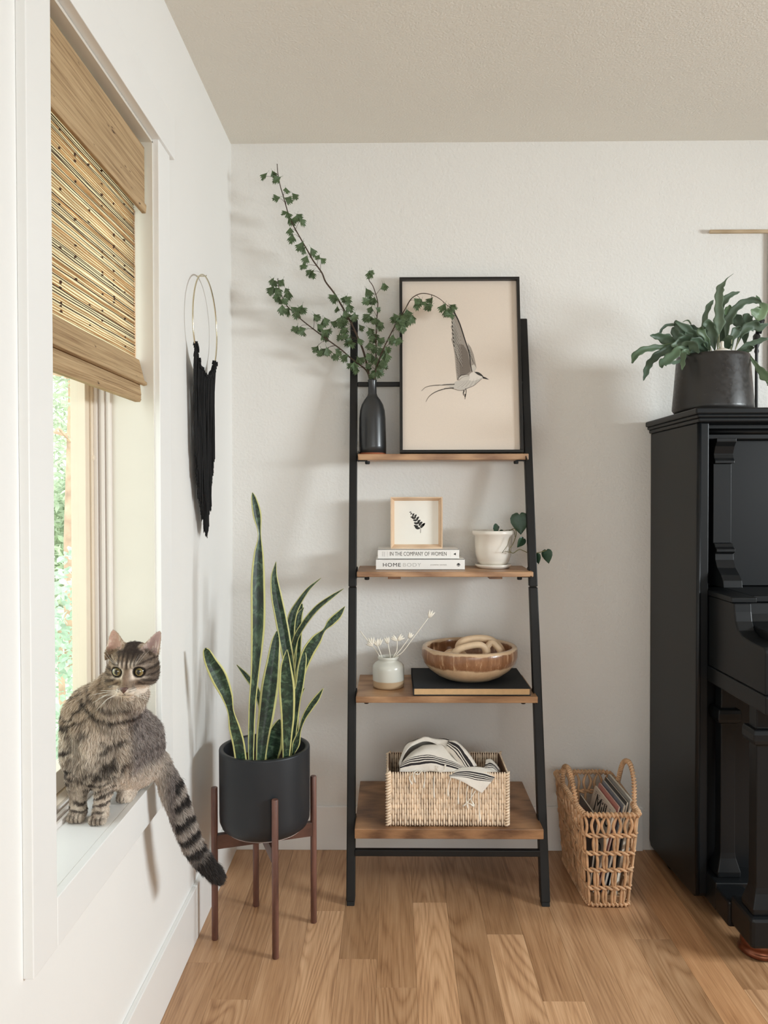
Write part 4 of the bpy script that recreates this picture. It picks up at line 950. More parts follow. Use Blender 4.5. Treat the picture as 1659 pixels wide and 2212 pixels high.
# lid in stepped mouldings
for (ox, z0, z1) in [(.000, 1.462, 1.480), (.006, 1.452, 1.463), (.012, 1.440, 1.453)]:
    pb('lid', .866+ox, 1.872-ox, 2.262+ox, 2.717, z0, z1, bev=.004)
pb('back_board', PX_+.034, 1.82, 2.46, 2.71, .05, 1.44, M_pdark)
pb('frame_rail', .918, 1.82, 2.350, 2.46, 1.395, 1.440)
MB().tube([(.918, 2.352, 1.418), (1.82, 2.352, 1.418)], .010, 10).build('moulding', M_pia, pn, smooth=True)
pb('music_panel', 1.00, 1.75, 2.392, 2.46, .955, 1.395, bev=.002)
# pilaster: curved cap, flat shaft, scrolled foot (profile y,z along x)
xa, xb = .9415, .9945
MB().prism([(2.385, 1.395), (2.300, 1.395), (2.300, 1.385), (2.312, 1.372), (2.322, 1.350), (2.318, 1.338), (2.312, 1.330), (2.312, 1.3225), (2.385, 1.3225)], 'x', xa-.001, xb+.003).build('pilaster_cap', M_pia, pn, bevel=.0015)
MB().prism([(2.388, 1.322), (2.326, 1.322), (2.326, 1.088), (2.388, 1.088)], 'x', xa, xb).build('pilaster_shaft', M_pia, pn, bevel=.0015)
MB().prism([(2.385, 1.088), (2.318, 1.088), (2.312, 1.078), (2.300, 1.072), (2.300, 1.064), (2.312, 1.058), (2.310, 1.040), (2.296, 1.018), (2.270, 1.000), (2.255, .985), (2.250, .965), (2.385, .965)], 'x', xa, xb+.001).build('pilaster_foot', M_pia, pn, bevel=.0015)
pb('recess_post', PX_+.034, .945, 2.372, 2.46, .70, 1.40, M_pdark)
# key shelf top and cheek
XA = .9195
MB().prism([(2.370, .953), (2.145, .953), (2.140, .950), (2.140, .938), (2.370, .938)], 'x', XA-.003, .985).build('cheek_cap', M_pia, pn, bevel=.002)
pb('shelf_top', .985, 1.82, 2.165, 2.46, .936, .953, bev=.003)
chk = [(2.45, .937), (2.130, .937), (2.128, .915), (2.122, .890), (2.106, .868), (2.075, .857), (2.02, .853), (1.962, .851), (1.952, .846), (1.950, .838), (1.950, .733), (2.45, .733)]
MB().prism(chk, 'x', XA, .966).build('cheek', M_pia, pn, bevel=.0035)
chk2 = [(2.45, .934), (2.165, .934), (2.162, .905), (2.150, .885), (2.10, .878), (2.02, .874), (1.975, .868), (1.972, .740), (2.45, .740)]
MB().prism(chk2, 'x', .966, 1.79).build('fallboard', M_pia, pn, bevel=.003)
MB().prism(chk, 'x', 1.79, 1.84).build('cheek', M_pia, pn, bevel=.0035)
pb('key_bed', XA-.004, 1.84, 1.938, 2.46, .687, .733, bev=.004)
pb('lower_panel', .985, 1.82, 2.330, 2.46, .10, .687, M_pia)
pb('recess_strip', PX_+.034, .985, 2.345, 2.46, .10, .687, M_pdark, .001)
def column(x0, x1, y0, y1, zb, zt, ztop):
    cx, cy = (x0+x1)/2, (y0+y1)/2; hx, hy = (x1-x0)/2, (y1-y0)/2
    m = MB(); pr = [(1.0, zb), (1.52, zb), (1.55, zb+.016), (1.40, zb+.028), (1.10, zb+.052), (1.0, zb+.068), (.98, zb+.2), (1.0, zt-.045), (1.12, zt-.040), (1.48, zt-.038), (1.58, zt-.028), (1.58, zt-.012), (1.45, zt), (1.0, zt+.002), (1.0, ztop)]
    vs = []
    for s_, z in pr: vs += [(cx-hx*s_, cy-hy*s_, z), (cx+hx*s_, cy-hy*s_, z), (cx+hx*s_, cy+hy*s_, z), (cx-hx*s_, cy+hy*s_, z)]
    n = len(pr); fs = [(0, 3, 2, 1), tuple(4*(n-1)+k for k in range(4))]+[(4*i+k, 4*i+(k+1) % 4, 4*(i+1)+(k+1) % 4, 4*(i+1)+k) for i in range(n-1) for k in range(4)]
    m.add(vs, fs); m.build('column', M_pia, pn, bevel=.003)
column(.946, .989, 2.275, 2.318, .126, .612, .687)
column(.946, .992, 2.052, 2.098, .136, .620, .687)
column(1.73, 1.776, 2.052, 2.098, .136, .620, .687)
pb('plinth', XA-.003, 1.84, 2.235, 2.46, .045, .126, bev=.004)
pb('toe_block', XA-.003, 1.000, 2.150, 2.24, .045, .115, bev=.006)
pb('toe_block', XA+.003, 1.020, 2.025, 2.155, .055, .136, bev=.010)
pb('toe_block', 1.73, 1.84, 2.025, 2.24, .052, .136, bev=.006)
M_bronze = plain('bronze_cup', (120, 72, 52), .3, metal=.85, var=.1)
for cx in (.985, 1.785): MB().lathe([(.036, 0), (.050, .003), (.056, .010), (.052, .017), (.047, .021), (.050, .027), (.050, .034), (.044, .046), (.035, .054)], 36, (cx, 2.112, 0)).build('caster_cup', M_bronze, pn, smooth=True)
for cx in (.91, 1.80): MB().ball((cx, 2.58, .022), .022, 14, 8, (.6, 1, 1)).build('caster', M_pdark, pn, smooth=True)

# ------------------------------------------------------------------ fern pot on the piano, metal stand, hanging rod
PTX, PTY, PTZ = .985, 2.443, 1.4802
t = NT('dark_pot'); v = t.coord(); n1 = t.noise(v, 9, 4); n2 = t.noise(v, 70, 3, .7)
t.setc(t.ramp(n1, [(.3, lin((34, 32, 31))), (.7, lin((48, 45, 43)))])); r_ = t.ramp(n2, [(.35, (.28, .28, .28)), (.7, (.5, .5, .5))]); t.link(r_, t.b.inputs['Roughness']); t.bump(t.ramp(n2, [(.28, (0, 0, 0)), (.34, (1, 1, 1))]), .25, .002); M_fpot = t.m
fp = empty('potted_fern', (PTX, PTY, PTZ), 'wavy-leaved fern in a dark tapered pot on top of the piano', 'potted plant')
MB().lathe([(.100, 0), (.112, .003), (.1185, .012), (.1185, .020), (.115, .06), (.1065, .165), (.1058, .1745), (.1035, .1765), (.1000, .175), (.1005, .15), (.0001, .148)], 56, (PTX, PTY, PTZ), cap=False).build('pot', M_fpot, fp, smooth=True)
MB().lathe([(.0001, .152), (.099, .151)], 24, (PTX, PTY, PTZ), cap=False).build('soil', M_soil, fp)
t = NT('fern_frond'); v = t.coord(); f = t.noise(v, 14, 3); oi = t.new('ShaderNodeObjectInfo')
c = t.ramp(f, [(.3, lin((66, 82, 66))), (.7, lin((98, 116, 96)))]); c = t.mix(1.0, c, oi.outputs['Color'], 'MULTIPLY'); t.setc(c); t.b.inputs['Roughness'].default_value = .5; M_frond = t.m
def ribbon(pts, name, m, parent, n=6, fold=.25, wav=0, seed=0, th=.0006, uvs=False, across=7, facing=None, twist=0, roll=None, ws=1.0):
    """pts: (u, v, Y, width_px)"""
    P3 = [(*PY(p[0], p[1], p[2]), p[3]*p[2]/CAM_F*ws) for p in pts]; q = crom(P3, n); L = len(q); vs = []; rs = random.Random(seed); ph = rs.uniform(0, 6)
    for i, p in enumerate(q):
        c_ = Vector(p[:3]); t_ = Vector(q[min(i+1, L-1)][:3])-Vector(q[max(i-1, 0)][:3]); t_ = t_.normalized() if t_.length > 0 else Vector((0, 0, 1))
        view = (c_-CC).normalized() if facing is None else Vector(facing)
        s_ = t_.cross(view).normalized(); nrm = s_.cross(t_).normalized()
        if twist: 
            a = twist*math.sin(i/L*3.1+ph); s_, nrm = s_*math.cos(a)+nrm*math.sin(a), nrm*math.cos(a)-s_*math.sin(a)
        if roll is not None:
            a = roll(i/(L-1)); s_, nrm = s_*math.cos(a)+nrm*math.sin(a), nrm*math.cos(a)-s_*math.sin(a)
        w_ = max(p[3], .0003)/2
        for k in range(across):
            x = -1+2*k/(across-1); ww = w_
            if wav: ww = w_*(1+wav*math.sin(i*1.15+ph+(0 if x > 0 else 1.7)))
            vs.append(c_+s_*(x*ww)+nrm*(-fold*w_*(abs(x)-.5)+(wav*.35*w_*math.sin(i*1.5+ph+x)*abs(x) if wav else 0)))
    mb = MB(); mb.add(vs, [(i*across+k, i*across+k+1, (i+1)*across+k+1, (i+1)*across+k) for i in range(L-1) for k in range(across-1)])
    if uvs:
        for i in range(L):
            for k in range(across): mb.uv[i*across+k] = (k/(across-1), i/(L-1)*len(pts)*.1)
    o = mb.build(name, m, parent, smooth=True, recalc=False); s_ = o.modifiers.new('thick', 'SOLIDIFY'); s_.thickness = th; s_.offset = 0
    return o
def FC(x, y): return 1350+x*309/1659, 580+y*320/1718
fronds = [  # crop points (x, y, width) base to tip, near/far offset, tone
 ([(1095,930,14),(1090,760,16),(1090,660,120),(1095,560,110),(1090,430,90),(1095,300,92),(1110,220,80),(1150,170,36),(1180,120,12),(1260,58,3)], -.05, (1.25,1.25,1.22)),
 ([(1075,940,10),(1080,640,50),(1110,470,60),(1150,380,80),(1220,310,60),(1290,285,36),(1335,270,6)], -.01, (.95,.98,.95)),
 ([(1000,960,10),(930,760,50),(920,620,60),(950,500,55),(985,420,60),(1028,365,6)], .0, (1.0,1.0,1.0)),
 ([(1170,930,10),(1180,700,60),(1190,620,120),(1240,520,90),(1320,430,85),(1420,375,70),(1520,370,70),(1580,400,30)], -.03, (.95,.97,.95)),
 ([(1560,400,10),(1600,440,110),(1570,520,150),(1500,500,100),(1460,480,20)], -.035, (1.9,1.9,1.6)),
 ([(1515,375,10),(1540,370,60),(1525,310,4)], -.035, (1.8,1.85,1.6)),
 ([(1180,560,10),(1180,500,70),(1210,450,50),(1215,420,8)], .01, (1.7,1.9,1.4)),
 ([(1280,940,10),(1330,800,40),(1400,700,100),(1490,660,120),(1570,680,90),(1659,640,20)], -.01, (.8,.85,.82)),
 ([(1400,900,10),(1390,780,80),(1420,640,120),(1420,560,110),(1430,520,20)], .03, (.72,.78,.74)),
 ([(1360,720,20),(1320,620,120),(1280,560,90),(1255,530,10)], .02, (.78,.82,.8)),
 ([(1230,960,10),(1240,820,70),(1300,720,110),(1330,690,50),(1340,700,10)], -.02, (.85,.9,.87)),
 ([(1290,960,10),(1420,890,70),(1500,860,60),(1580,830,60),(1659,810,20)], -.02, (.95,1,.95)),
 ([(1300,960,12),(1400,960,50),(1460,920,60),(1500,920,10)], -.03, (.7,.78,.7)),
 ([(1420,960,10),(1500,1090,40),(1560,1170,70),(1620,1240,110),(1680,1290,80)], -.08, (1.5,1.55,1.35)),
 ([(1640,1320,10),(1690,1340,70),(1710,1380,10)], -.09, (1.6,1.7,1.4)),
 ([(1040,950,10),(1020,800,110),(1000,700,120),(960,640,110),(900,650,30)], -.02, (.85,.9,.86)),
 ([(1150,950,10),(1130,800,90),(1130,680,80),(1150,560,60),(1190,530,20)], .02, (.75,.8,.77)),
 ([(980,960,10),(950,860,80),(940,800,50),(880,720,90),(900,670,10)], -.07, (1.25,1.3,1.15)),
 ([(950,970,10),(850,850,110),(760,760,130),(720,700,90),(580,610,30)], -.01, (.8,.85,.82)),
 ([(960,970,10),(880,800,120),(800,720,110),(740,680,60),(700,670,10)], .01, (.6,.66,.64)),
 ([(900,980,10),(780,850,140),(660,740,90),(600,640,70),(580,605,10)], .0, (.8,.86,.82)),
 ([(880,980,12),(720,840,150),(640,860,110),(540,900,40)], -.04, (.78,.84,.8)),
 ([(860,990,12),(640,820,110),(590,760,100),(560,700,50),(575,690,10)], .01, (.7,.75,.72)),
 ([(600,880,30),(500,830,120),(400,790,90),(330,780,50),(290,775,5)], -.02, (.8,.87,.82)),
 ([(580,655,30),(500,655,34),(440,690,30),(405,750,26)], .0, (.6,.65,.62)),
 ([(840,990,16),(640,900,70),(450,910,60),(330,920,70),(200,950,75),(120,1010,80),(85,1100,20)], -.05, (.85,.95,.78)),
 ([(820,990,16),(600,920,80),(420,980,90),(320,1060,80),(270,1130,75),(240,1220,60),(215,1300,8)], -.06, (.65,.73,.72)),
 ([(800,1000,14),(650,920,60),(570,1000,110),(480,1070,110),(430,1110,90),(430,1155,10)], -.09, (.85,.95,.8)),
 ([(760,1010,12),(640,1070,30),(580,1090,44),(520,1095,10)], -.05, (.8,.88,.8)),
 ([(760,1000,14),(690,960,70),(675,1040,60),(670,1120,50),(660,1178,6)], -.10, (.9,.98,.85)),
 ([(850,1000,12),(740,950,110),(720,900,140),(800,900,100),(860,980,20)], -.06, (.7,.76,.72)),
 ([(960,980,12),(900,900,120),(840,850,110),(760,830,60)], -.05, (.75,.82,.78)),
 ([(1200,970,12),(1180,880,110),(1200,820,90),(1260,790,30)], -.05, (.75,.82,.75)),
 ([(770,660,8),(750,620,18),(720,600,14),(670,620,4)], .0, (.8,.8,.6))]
for i, (ps, dy, tone) in enumerate(fronds):
    n = len(ps); out_ = []
    for j, (x, y, w_) in enumerate(ps):
        u, v = FC(x, y); f = j/(n-1); Y = PTY-.02+dy*(.3+.7*f)*1.1
        out_.append((u, v, Y, w_*.186))
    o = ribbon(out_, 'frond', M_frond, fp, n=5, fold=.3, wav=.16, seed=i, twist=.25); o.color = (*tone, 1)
    if i < 3 or i in (7, 10): MB().tube([PY(*out_[0][:3])-Vector((0, 0, .04)), PY(*out_[0][:3]), PY(*out_[1][:3])], [.0012, .0012, .0008], 5).build('stalk', plain('pale_stalk', (190, 190, 150), .6), fp)
wp = empty('watering_spike', PY(1553, 757, 2.40), 'small white cone-shaped stopper standing in the fern pot', 'plant waterer')
c0 = PY(1553, 762, 2.395); MB().lathe([(.0260, -.004), (.0260, 0), (.018, .004), (.0065, .009), (.005, .014), (.005, .028), (.0035, .029)], 24, (c0.x, 2.372, c0.z+.001)).build('body', M_whiteglaze, wp, smooth=True)

M_blk = plain('matte_black', (22, 22, 22), .45)
sp_ = PY(1634, 800, 2.56); cs = empty('candle_holder', (sp_.x, 2.56, 1.4802), 'thin black metal candle holder standing behind the fern pot', 'candle holder')
MB().lathe([(.030, 0), (.032, .002), (.030, .006), (.008, .010), (.0048, .02), (.0048, .205), (.0075, .212), (.0052, .222), (.011, .240), (.0115, .262), (.006, .27)], 20, (sp_.x, 2.56, 1.4802)).build('holder', M_blk, cs, smooth=True)
MB().tube([(sp_.x+.004, 2.556, 1.75), (sp_.x+.012, 2.556, 1.79), (sp_.x-.002, 2.556, 1.815)], [.010, .012, .004], 8).build('scroll', M_blk, cs, smooth=True)

M_rod = wood('rod_wood', (206, 184, 154), (180, 156, 124), (2, 8, 8), .6, bump=.08)
hg = empty('wall_hanging', (1.45, 2.705, 2.12), 'pale wooden rod with a hanging cloth on the back wall, above the piano', 'wall hanging')
MB().tube([(1.0755, 2.700, 2.1235), (1.0775, 2.700, 2.1236), (1.78, 2.700, 2.1236), (1.782, 2.700, 2.1236)], [.0045, .0065, .0065, .0045], 14).build('rod', M_rod, hg, smooth=True)
MB().box(1.280, 1.60, 2.7045, 2.7075, 1.62, 2.122).build('cloth', plain('rose_cloth', (214, 192, 178), .9, var=.06, vscale=30), hg)

# ------------------------------------------------------------------ snake plant, its pot and the wooden stand
M_potb = plain('slate_black_glaze', (34, 37, 41), .44, var=.06, vscale=8, bump=.04, bscale=80, spec=.4)
SC = Vector((-.3635, 2.2045, 0))
M_walnut = wood('walnut', (124, 86, 74), (74, 48, 40), (8, 8, 1.2), .45, bump=.1)
M_walnuth = wood('walnut_bar', (100, 68, 56), (66, 43, 35), (3, 3, 8), .45, bump=.1)
stn = empty('plant_stand', (SC.x, SC.y, 0), 'walnut stand with four round legs holding the black snake plant pot', 'plant stand')
legs = [(-.4960, 2.1585), (-.3150, 2.0720), (-.2310, 2.2480), (-.4130, 2.3370)]
for x, y in legs:
    MB().tube([(x, y, 0), (x, y, .0015), (x, y, .4225), (x, y, .4245)], [.0078, .0090, .0090, .0080], 20).build('leg', M_walnut, stn, smooth=False, auto=40)
for (a, b_, dz) in ((0, 2, 0), (1, 3, 0)):
    A, B = Vector((*legs[a], 0)), Vector((*legs[b_], 0)); d = (B-A).normalized(); A += d*.006; B -= d*.006
    ex = d; ez = Vector((0, 0, 1)); ey = ez.cross(ex); M = Matrix((ex, ey, ez)).transposed().to_4x4(); mid = (A+B)/2
    if a == 0:
        M.translation = Vector((mid.x, mid.y, .2735)); MB().obox(M, (B-A).length/2, .009, .0195).build('crossbar', M_walnuth, stn, bevel=.001)
    else:
        for (p, q_) in ((A, mid-d*.009), (mid+d*.009, B)):
            mm = (p+q_)/2; M.translation = Vector((mm.x, mm.y, .2735)); MB().obox(M, (q_-p).length/2, .009, .0195).build('crossbar', M_walnuth, stn, bevel=.001)
sn = empty('snake_plant', (SC.x, SC.y, .293), 'tall snake plant with yellow-edged leaves in a matt black cylinder pot', 'potted plant')
MB().lathe([(.080, 0), (.090, .002), (.106, .004), (.119, .014), (.1255, .030), (.1262, .05), (.1268, .226), (.1262, .2295), (.1240, .2305), (.1150, .2300), (.1135, .227), (.113, .12), (.0001, .118)], 72, (SC.x, SC.y, .2935), cap=False).build('pot', M_potb, sn, smooth=True)
MB().lathe([(.0001, .185), (.112, .183)], 30, (SC.x, SC.y, .2935), cap=False).build('soil', M_soil, sn)
MB().lathe([(.080, -.0004), (.0895, -.0003), (.1050, .0022), (.104, .0035), (.08, .002)], 60, (SC.x, SC.y, .2935)).build('pot_foot', plain('bisque', (200, 180, 170), .8), sn)
t = NT('snake_leaf'); uv = t.new('ShaderNodeUVMap'); sp = t.new('ShaderNodeSeparateXYZ'); t.link(uv.outputs[0], sp.inputs[0])
cs_ = t.new('ShaderNodeCombineXYZ'); t.link(t.math('MULTIPLY', sp.outputs['X'], 2.0), cs_.inputs[0]); t.link(t.math('MULTIPLY', sp.outputs['Y'], 34.0), cs_.inputs[1])
oi = t.new('ShaderNodeObjectInfo'); t.link(t.math('MULTIPLY', oi.outputs['Random'], 50), cs_.inputs[2])
f = t.noise(cs_.outputs[0], 1.0, 4, .65, .8)
g_ = t.ramp(f, [(.36, lin((20, 33, 24))), (.50, lin((36, 58, 40))), (.64, lin((78, 100, 76)))])
ed = t.math('ABSOLUTE', t.math('SUBTRACT', sp.outputs['X'], .5)); ed = t.math('ADD', ed, t.math('MULTIPLY', t.math('SUBTRACT', f, .5), .03))
em = t.ramp(ed, [(.375, (0, 0, 0)), (.40, (1, 1, 1))])
t.setc(t.mix(em, g_, lin((196, 194, 128)))); t.b.inputs['Roughness'].default_value = .36; M_snake = t.m
def SN(x, y): return 400+x/2.086, 1040+y/2.086
leaves = [  # base to tip
 ([(297,1262,24),(297,1180,28),(303,1000,32),(316,850,40),(328,650,62),(328,450,62),(331,330,44),(335,240,14),(324,150,38),(310,80,24),(303,50,3)], 2.115, 2.15, .5),
 ([(470,1225,38),(476,1050,44),(470,850,52),(450,720,54),(432,620,54),(412,520,50),(401,430,30),(409,362,3)], 2.21, 2.24, .3),
 ([(456,1228,34),(459,1140,48),(462,1050,62),(458,930,72),(454,840,52),(456,795,30),(459,758,4)], 2.13, 2.12, .35),
 ([(340,1262,44),(350,1150,60),(365,1050,72),(382,920,78),(398,800,58),(408,720,40),(414,675,8)], 2.14, 2.20, .25),
 ([(252,1262,52),(240,1180,54),(222,1110,50),(205,1035,30),(188,965,52),(152,880,74),(115,812,56),(96,765,34),(92,752,10)], 2.11, 2.06, .3),
 ([(345,1200,14),(346,1060,22),(336,985,28),(312,925,30),(272,872,22),(232,826,3)], 2.26, 2.28, .3),
 ([(476,1150,30),(472,900,40),(472,700,44),(482,610,40),(508,552,28),(556,484,16),(612,435,2)], 2.27, 2.30, .2),
 ([(474,1150,22),(474,880,26),(492,730,26),(530,650,26),(590,574,26),(656,522,18),(714,483,2)], 2.25, 2.24, .2),
 ([(480,1180,26),(498,1010,32),(520,870,42),(552,775,56),(592,712,48),(626,670,14),(655,636,34),(690,602,32),(720,563,3)], 2.20, 2.22, .3),
 ([(482,900,20),(492,720,32),(505,650,40),(516,600,26),(534,568,3)], 2.29, 2.31, .2),
 ([(488,1222,16),(500,1180,34),(516,1122,14),(534,1068,20),(562,1020,28),(594,976,26),(622,932,3)], 2.17, 2.17, .5),
 ([(484,1160,28),(498,1000,42),(515,920,38),(526,840,38),(534,790,26),(536,752,5)], 2.19, 2.21, .3),
 ([(484,1080,20),(494,1000,22),(510,968,26),(538,931,3)], 2.22, 2.24, .2),
 ([(390,1258,56),(396,1190,84),(408,1130,66),(422,1085,26),(427,1072,6)], 2.19, 2.20, .4),
 ([(500,1150,20),(505,900,28),(505,760,36),(512,640,34),(520,560,24),(522,550,3)], 2.30, 2.32, .2)]
for i, (ps, ya, yb, fold) in enumerate(leaves):
    n = len(ps); q = [(*SN(x, y), ya+(yb-ya)*j/(n-1), w_*.479) for j, (x, y, w_) in enumerate(ps)]
    u0, v0, y0_, w0 = q[0]; q = [(u0+(q[0][0]-q[1][0])*.5, v0+14, y0_, w0)]+q
    ribbon(q, 'leaf', M_snake, sn, n=8, fold=fold, seed=i, th=.0022, uvs=True, across=9)

# ------------------------------------------------------------------ ring and black fringe on the left wall
M_brass = plain('pale_brass', (214, 204, 178), .25, metal=.9, var=.05)
M_yarn = plain('black_yarn', (18, 18, 19), .95, var=.2, vscale=60, bump=.3, bscale=600)
rc = Vector((-.532, 2.235, 1.710)); RR = .142
wh = empty('fringed_ring', tuple(rc), 'brass ring with long black yarn fringe hanging on the left wall', 'wall hanging')
MB().tube([rc+Vector((0, RR*math.cos(a), RR*math.sin(a))) for a in [2*math.pi*i/72 for i in range(73)]], .0022, 8, cap=False).build('ring', M_brass, wh, smooth=True)
MB().tube([(-.557, 2.235, 1.853), (-.530, 2.235, 1.8525), (-.529, 2.235, 1.856)], .0016, 6).build('nail', M_brass, wh)
fm = MB(); N = 76
for i in range(N):
    f = (i+.5)/N; y = rc.y-.125+.243*f; s_ = (y-rc.y)/RR; zt = rc.z-RR*math.sqrt(max(0, 1-s_*s_))
    d = (.57-f)/.57 if f < .57 else (f-.57)/.43; zb = 1.116+(.21 if f < .57 else .25)*d**1.25+random.uniform(-.008, .016)
    if f < .04: zb += .03
    k = random.choice([0, 0, .012, .022]); x0_ = rc.x+random.uniform(-.003, .004)
    pts = [(x0_, y, zt+.003), (x0_-.002, y+random.uniform(-.001, .001), zt-.02)]
    for j in range(1, 8):
        z = zt-.02+(zb-zt+.02)*j/7; pts.append((x0_-.004+random.uniform(-.0015, .0015), y+(rc.y+.006-y)*.12*(j/7)+random.uniform(-.0012, .0012), z))
    fm.tube(pts, [.0026]+[.0022]*(len(pts)-2)+[.0030], 5)
    p = pts[-1]; 
    for q in range(3): fm.tube([p, (p[0]+random.uniform(-.002, .002), p[1]+random.uniform(-.004, .004), p[2]-random.uniform(.006, .016))], [.0016, .0005], 4)
    # knot over the ring
    fm.tube([(x0_+.004, y, zt-.004), (x0_+.004, y, zt+.004), (x0_-.003, y, zt+.005), (x0_-.005, y, zt-.006)], .0026, 5)
fm.build('fringe', M_yarn, wh, smooth=True, kind='stuff')
# ------------------------------------------------------------------ the cat on the sill
ct = empty('cat', (-.60, 1.60, WZ0), 'grey-brown tabby cat sitting on the window sill, facing the camera, tail hanging down', 'cat')
YH = 1.535                              # depth of the head centre
KB = 1.60/CAM_F
def px(r, Y): return r*Y/CAM_F
def vnoise(p, sc, seed=0):
    q = p*sc+seed*17.3; i = np.floor(q).astype(np.int64); f = q-i; f = f*f*(3-2*f); out = np.zeros(len(q))
    for dx in (0, 1):
        for dy in (0, 1):
            for dz in (0, 1):
                h = ((i[:, 0]+dx)*374761393+(i[:, 1]+dy)*668265263+(i[:, 2]+dz)*2147483647+seed*9176) & 0xffffffff
                h = (h ^ (h >> 13))*1274126177 & 0xffffffff; h = (h ^ (h >> 16)) & 0xffff
                w = (f[:, 0] if dx else 1-f[:, 0])*(f[:, 1] if dy else 1-f[:, 1])*(f[:, 2] if dz else 1-f[:, 2])
                out += w*h/65535.0
    return out
H_ = .0019
LO = np.array([-.735, 1.44, .325]); HI = np.array([-.37, 1.86, .99]); DM = np.ceil((HI-LO)/H_).astype(int)
G = np.full(DM, .03, np.float32)
def smin(a, b, k):
    h = np.clip(.5+.5*(b-a)/k, 0, 1); return b*(1-h)+a*h-k*h*(1-h)
def put(fn, c0, c1, k, sub=False):
    m = .012+k
    a = np.clip(np.floor((np.array(c0)-m-LO)/H_).astype(int), 0, DM); b = np.clip(np.ceil((np.array(c1)+m-LO)/H_).astype(int), 0, DM)
    if np.any(b <= a): return
    xs = [(LO[i]+H_*np.arange(a[i], b[i])).astype(np.float32) for i in range(3)]
    X, Y, Z = np.meshgrid(*xs, indexing='ij'); d = fn(X, Y, Z).astype(np.float32); sl = G[a[0]:b[0], a[1]:b[1], a[2]:b[2]]
    if sub: G[a[0]:b[0], a[1]:b[1], a[2]:b[2]] = -smin(-sl, d, k)
    else: G[a[0]:b[0], a[1]:b[1], a[2]:b[2]] = smin(sl, d, k)
def ell(c, r, k=.02, rot=None, sub=False):
    c = np.array(c, float); r = np.array(r, float); R = np.array(Euler(rot).to_matrix()).T if rot is not None else np.eye(3)
    def fn(X, Y, Z):
        x, y, z = X-c[0], Y-c[1], Z-c[2]
        u = (R[0,0]*x+R[0,1]*y+R[0,2]*z)/r[0]; v = (R[1,0]*x+R[1,1]*y+R[1,2]*z)/r[1]; w = (R[2,0]*x+R[2,1]*y+R[2,2]*z)/r[2]
        n1 = np.sqrt(u*u+v*v+w*w)+1e-6; n2 = np.sqrt((u/r[0])**2+(v/r[1])**2+(w/r[2])**2)+1e-6; return n1*(n1-1)/n2
    m = r.max(); put(fn, c-m, c+m, k, sub)
def cap(a, b, ra, rb, k=.012):
    a = np.array(a, float); b = np.array(b, float); ab = b-a; L2 = ab@ab
    def fn(X, Y, Z):
        x, y, z = X-a[0], Y-a[1], Z-a[2]; t = np.clip((x*ab[0]+y*ab[1]+z*ab[2])/L2, 0, 1)
        return np.sqrt((x-t*ab[0])**2+(y-t*ab[1])**2+(z-t*ab[2])**2)-(ra+(rb-ra)*t)
    m = max(ra, rb); put(fn, np.minimum(a, b)-m, np.maximum(a, b)+m, k)
def P3(u, v, Y): return np.array(PY(u, v, Y))
def el(u, v, Y, ru, ry, rv, k=.02, rot=None): ell(P3(u, v, Y), (px(ru, Y), ry, px(rv, Y)), k, rot)
# trunk
el(218, 1592, 1.595, 78, .062, 88, .03, (0, .10, 0))
el(212, 1545, 1.600, 66, .056, 62, .035)
el(222, 1640, 1.60, 72, .055, 58, .035)
el(254, 1562, 1.655, 56, .065, 80, .04, (0, -.40, 0))
el(288, 1622, 1.700, 54, .066, 76, .035, (0, -.18, 0))          # haunch
el(300, 1602, 1.725, 44, .055, 54, .03)
el(248, 1662, 1.650, 50, .048, 38, .03)                         # belly / thigh
el(286, 1660, 1.695, 44, .048, 32, .03)
# neck and ruff
cap(P3(222, 1560, 1.600), P3(275, 1468, 1.560), px(58, 1.6), px(46, 1.56), .03)
el(252, 1515, 1.560, 46, .038, 34, .03)
el(275, 1500, 1.550, 30, .028, 22, .025)
# forelegs
cap(P3(172, 1610, 1.575), P3(170, 1682, 1.565), px(29, 1.57), px(21, 1.57), .02)
cap(P3(170, 1682, 1.565), P3(168, 1738, 1.558), px(20, 1.57), px(16, 1.57), .012)
cap(P3(236, 1622, 1.572), P3(229, 1682, 1.552), px(28, 1.57), px(21, 1.57), .02)
cap(P3(229, 1682, 1.552), P3(218, 1742, 1.545), px(19, 1.55), px(15.5, 1.55), .012)
paws = [((168, 1751), 1.552), ((215, 1757), 1.541)]
for (u, v), Y in paws:
    c = P3(u, v, Y); c[2] = WZ0+.0125; ell(c+[0, .004, .002], (.0155, .020, .0135), .010)
    for j, dx in enumerate((-.0115, -.0042, .0042, .0115)):
        ell(c+[dx, -.015+abs(dx)*.35, -.0035], (.0050, .0105, .0088), .0014)
# hind feet
c = np.array(PZ(268, 1735, WZ0)); ell(c+[0, .018, .013], (.0175, .032, .0135), .010)
for j, dx in enumerate((-.0115, -.0038, .0042, .0115)): ell(c+[dx, .000+abs(dx)*.3, .009], (.0050, .011, .0085), .0025)
c = np.array(PZ(200, 1735, WZ0)); ell(c+[.002, .016, .012], (.013, .026, .0125), .008)
for dx in (-.006, .001, .008): ell(c+[dx, .000, .008], (.0048, .010, .008), .0025)
# tail
tail = [(336,1648,1.735,20),(352,1668,1.730,19),(369,1702,1.728,20.5),(383,1738,1.732,20),(397,1777,1.738,18.5),(411,1816,1.748,16.5),(433,1853,1.760,15),(460,1882,1.775,12),(474,1898,1.780,8)]
tq = [np.array([*PY(p[0], p[1], p[2]), px(p[3], p[2])]) for p in tail]; tq = crom(tq, 3)
for i in range(len(tq)-1): cap(tq[i][:3], tq[i+1][:3], tq[i][3], tq[i+1][3], .008 if i > 1 else .02)
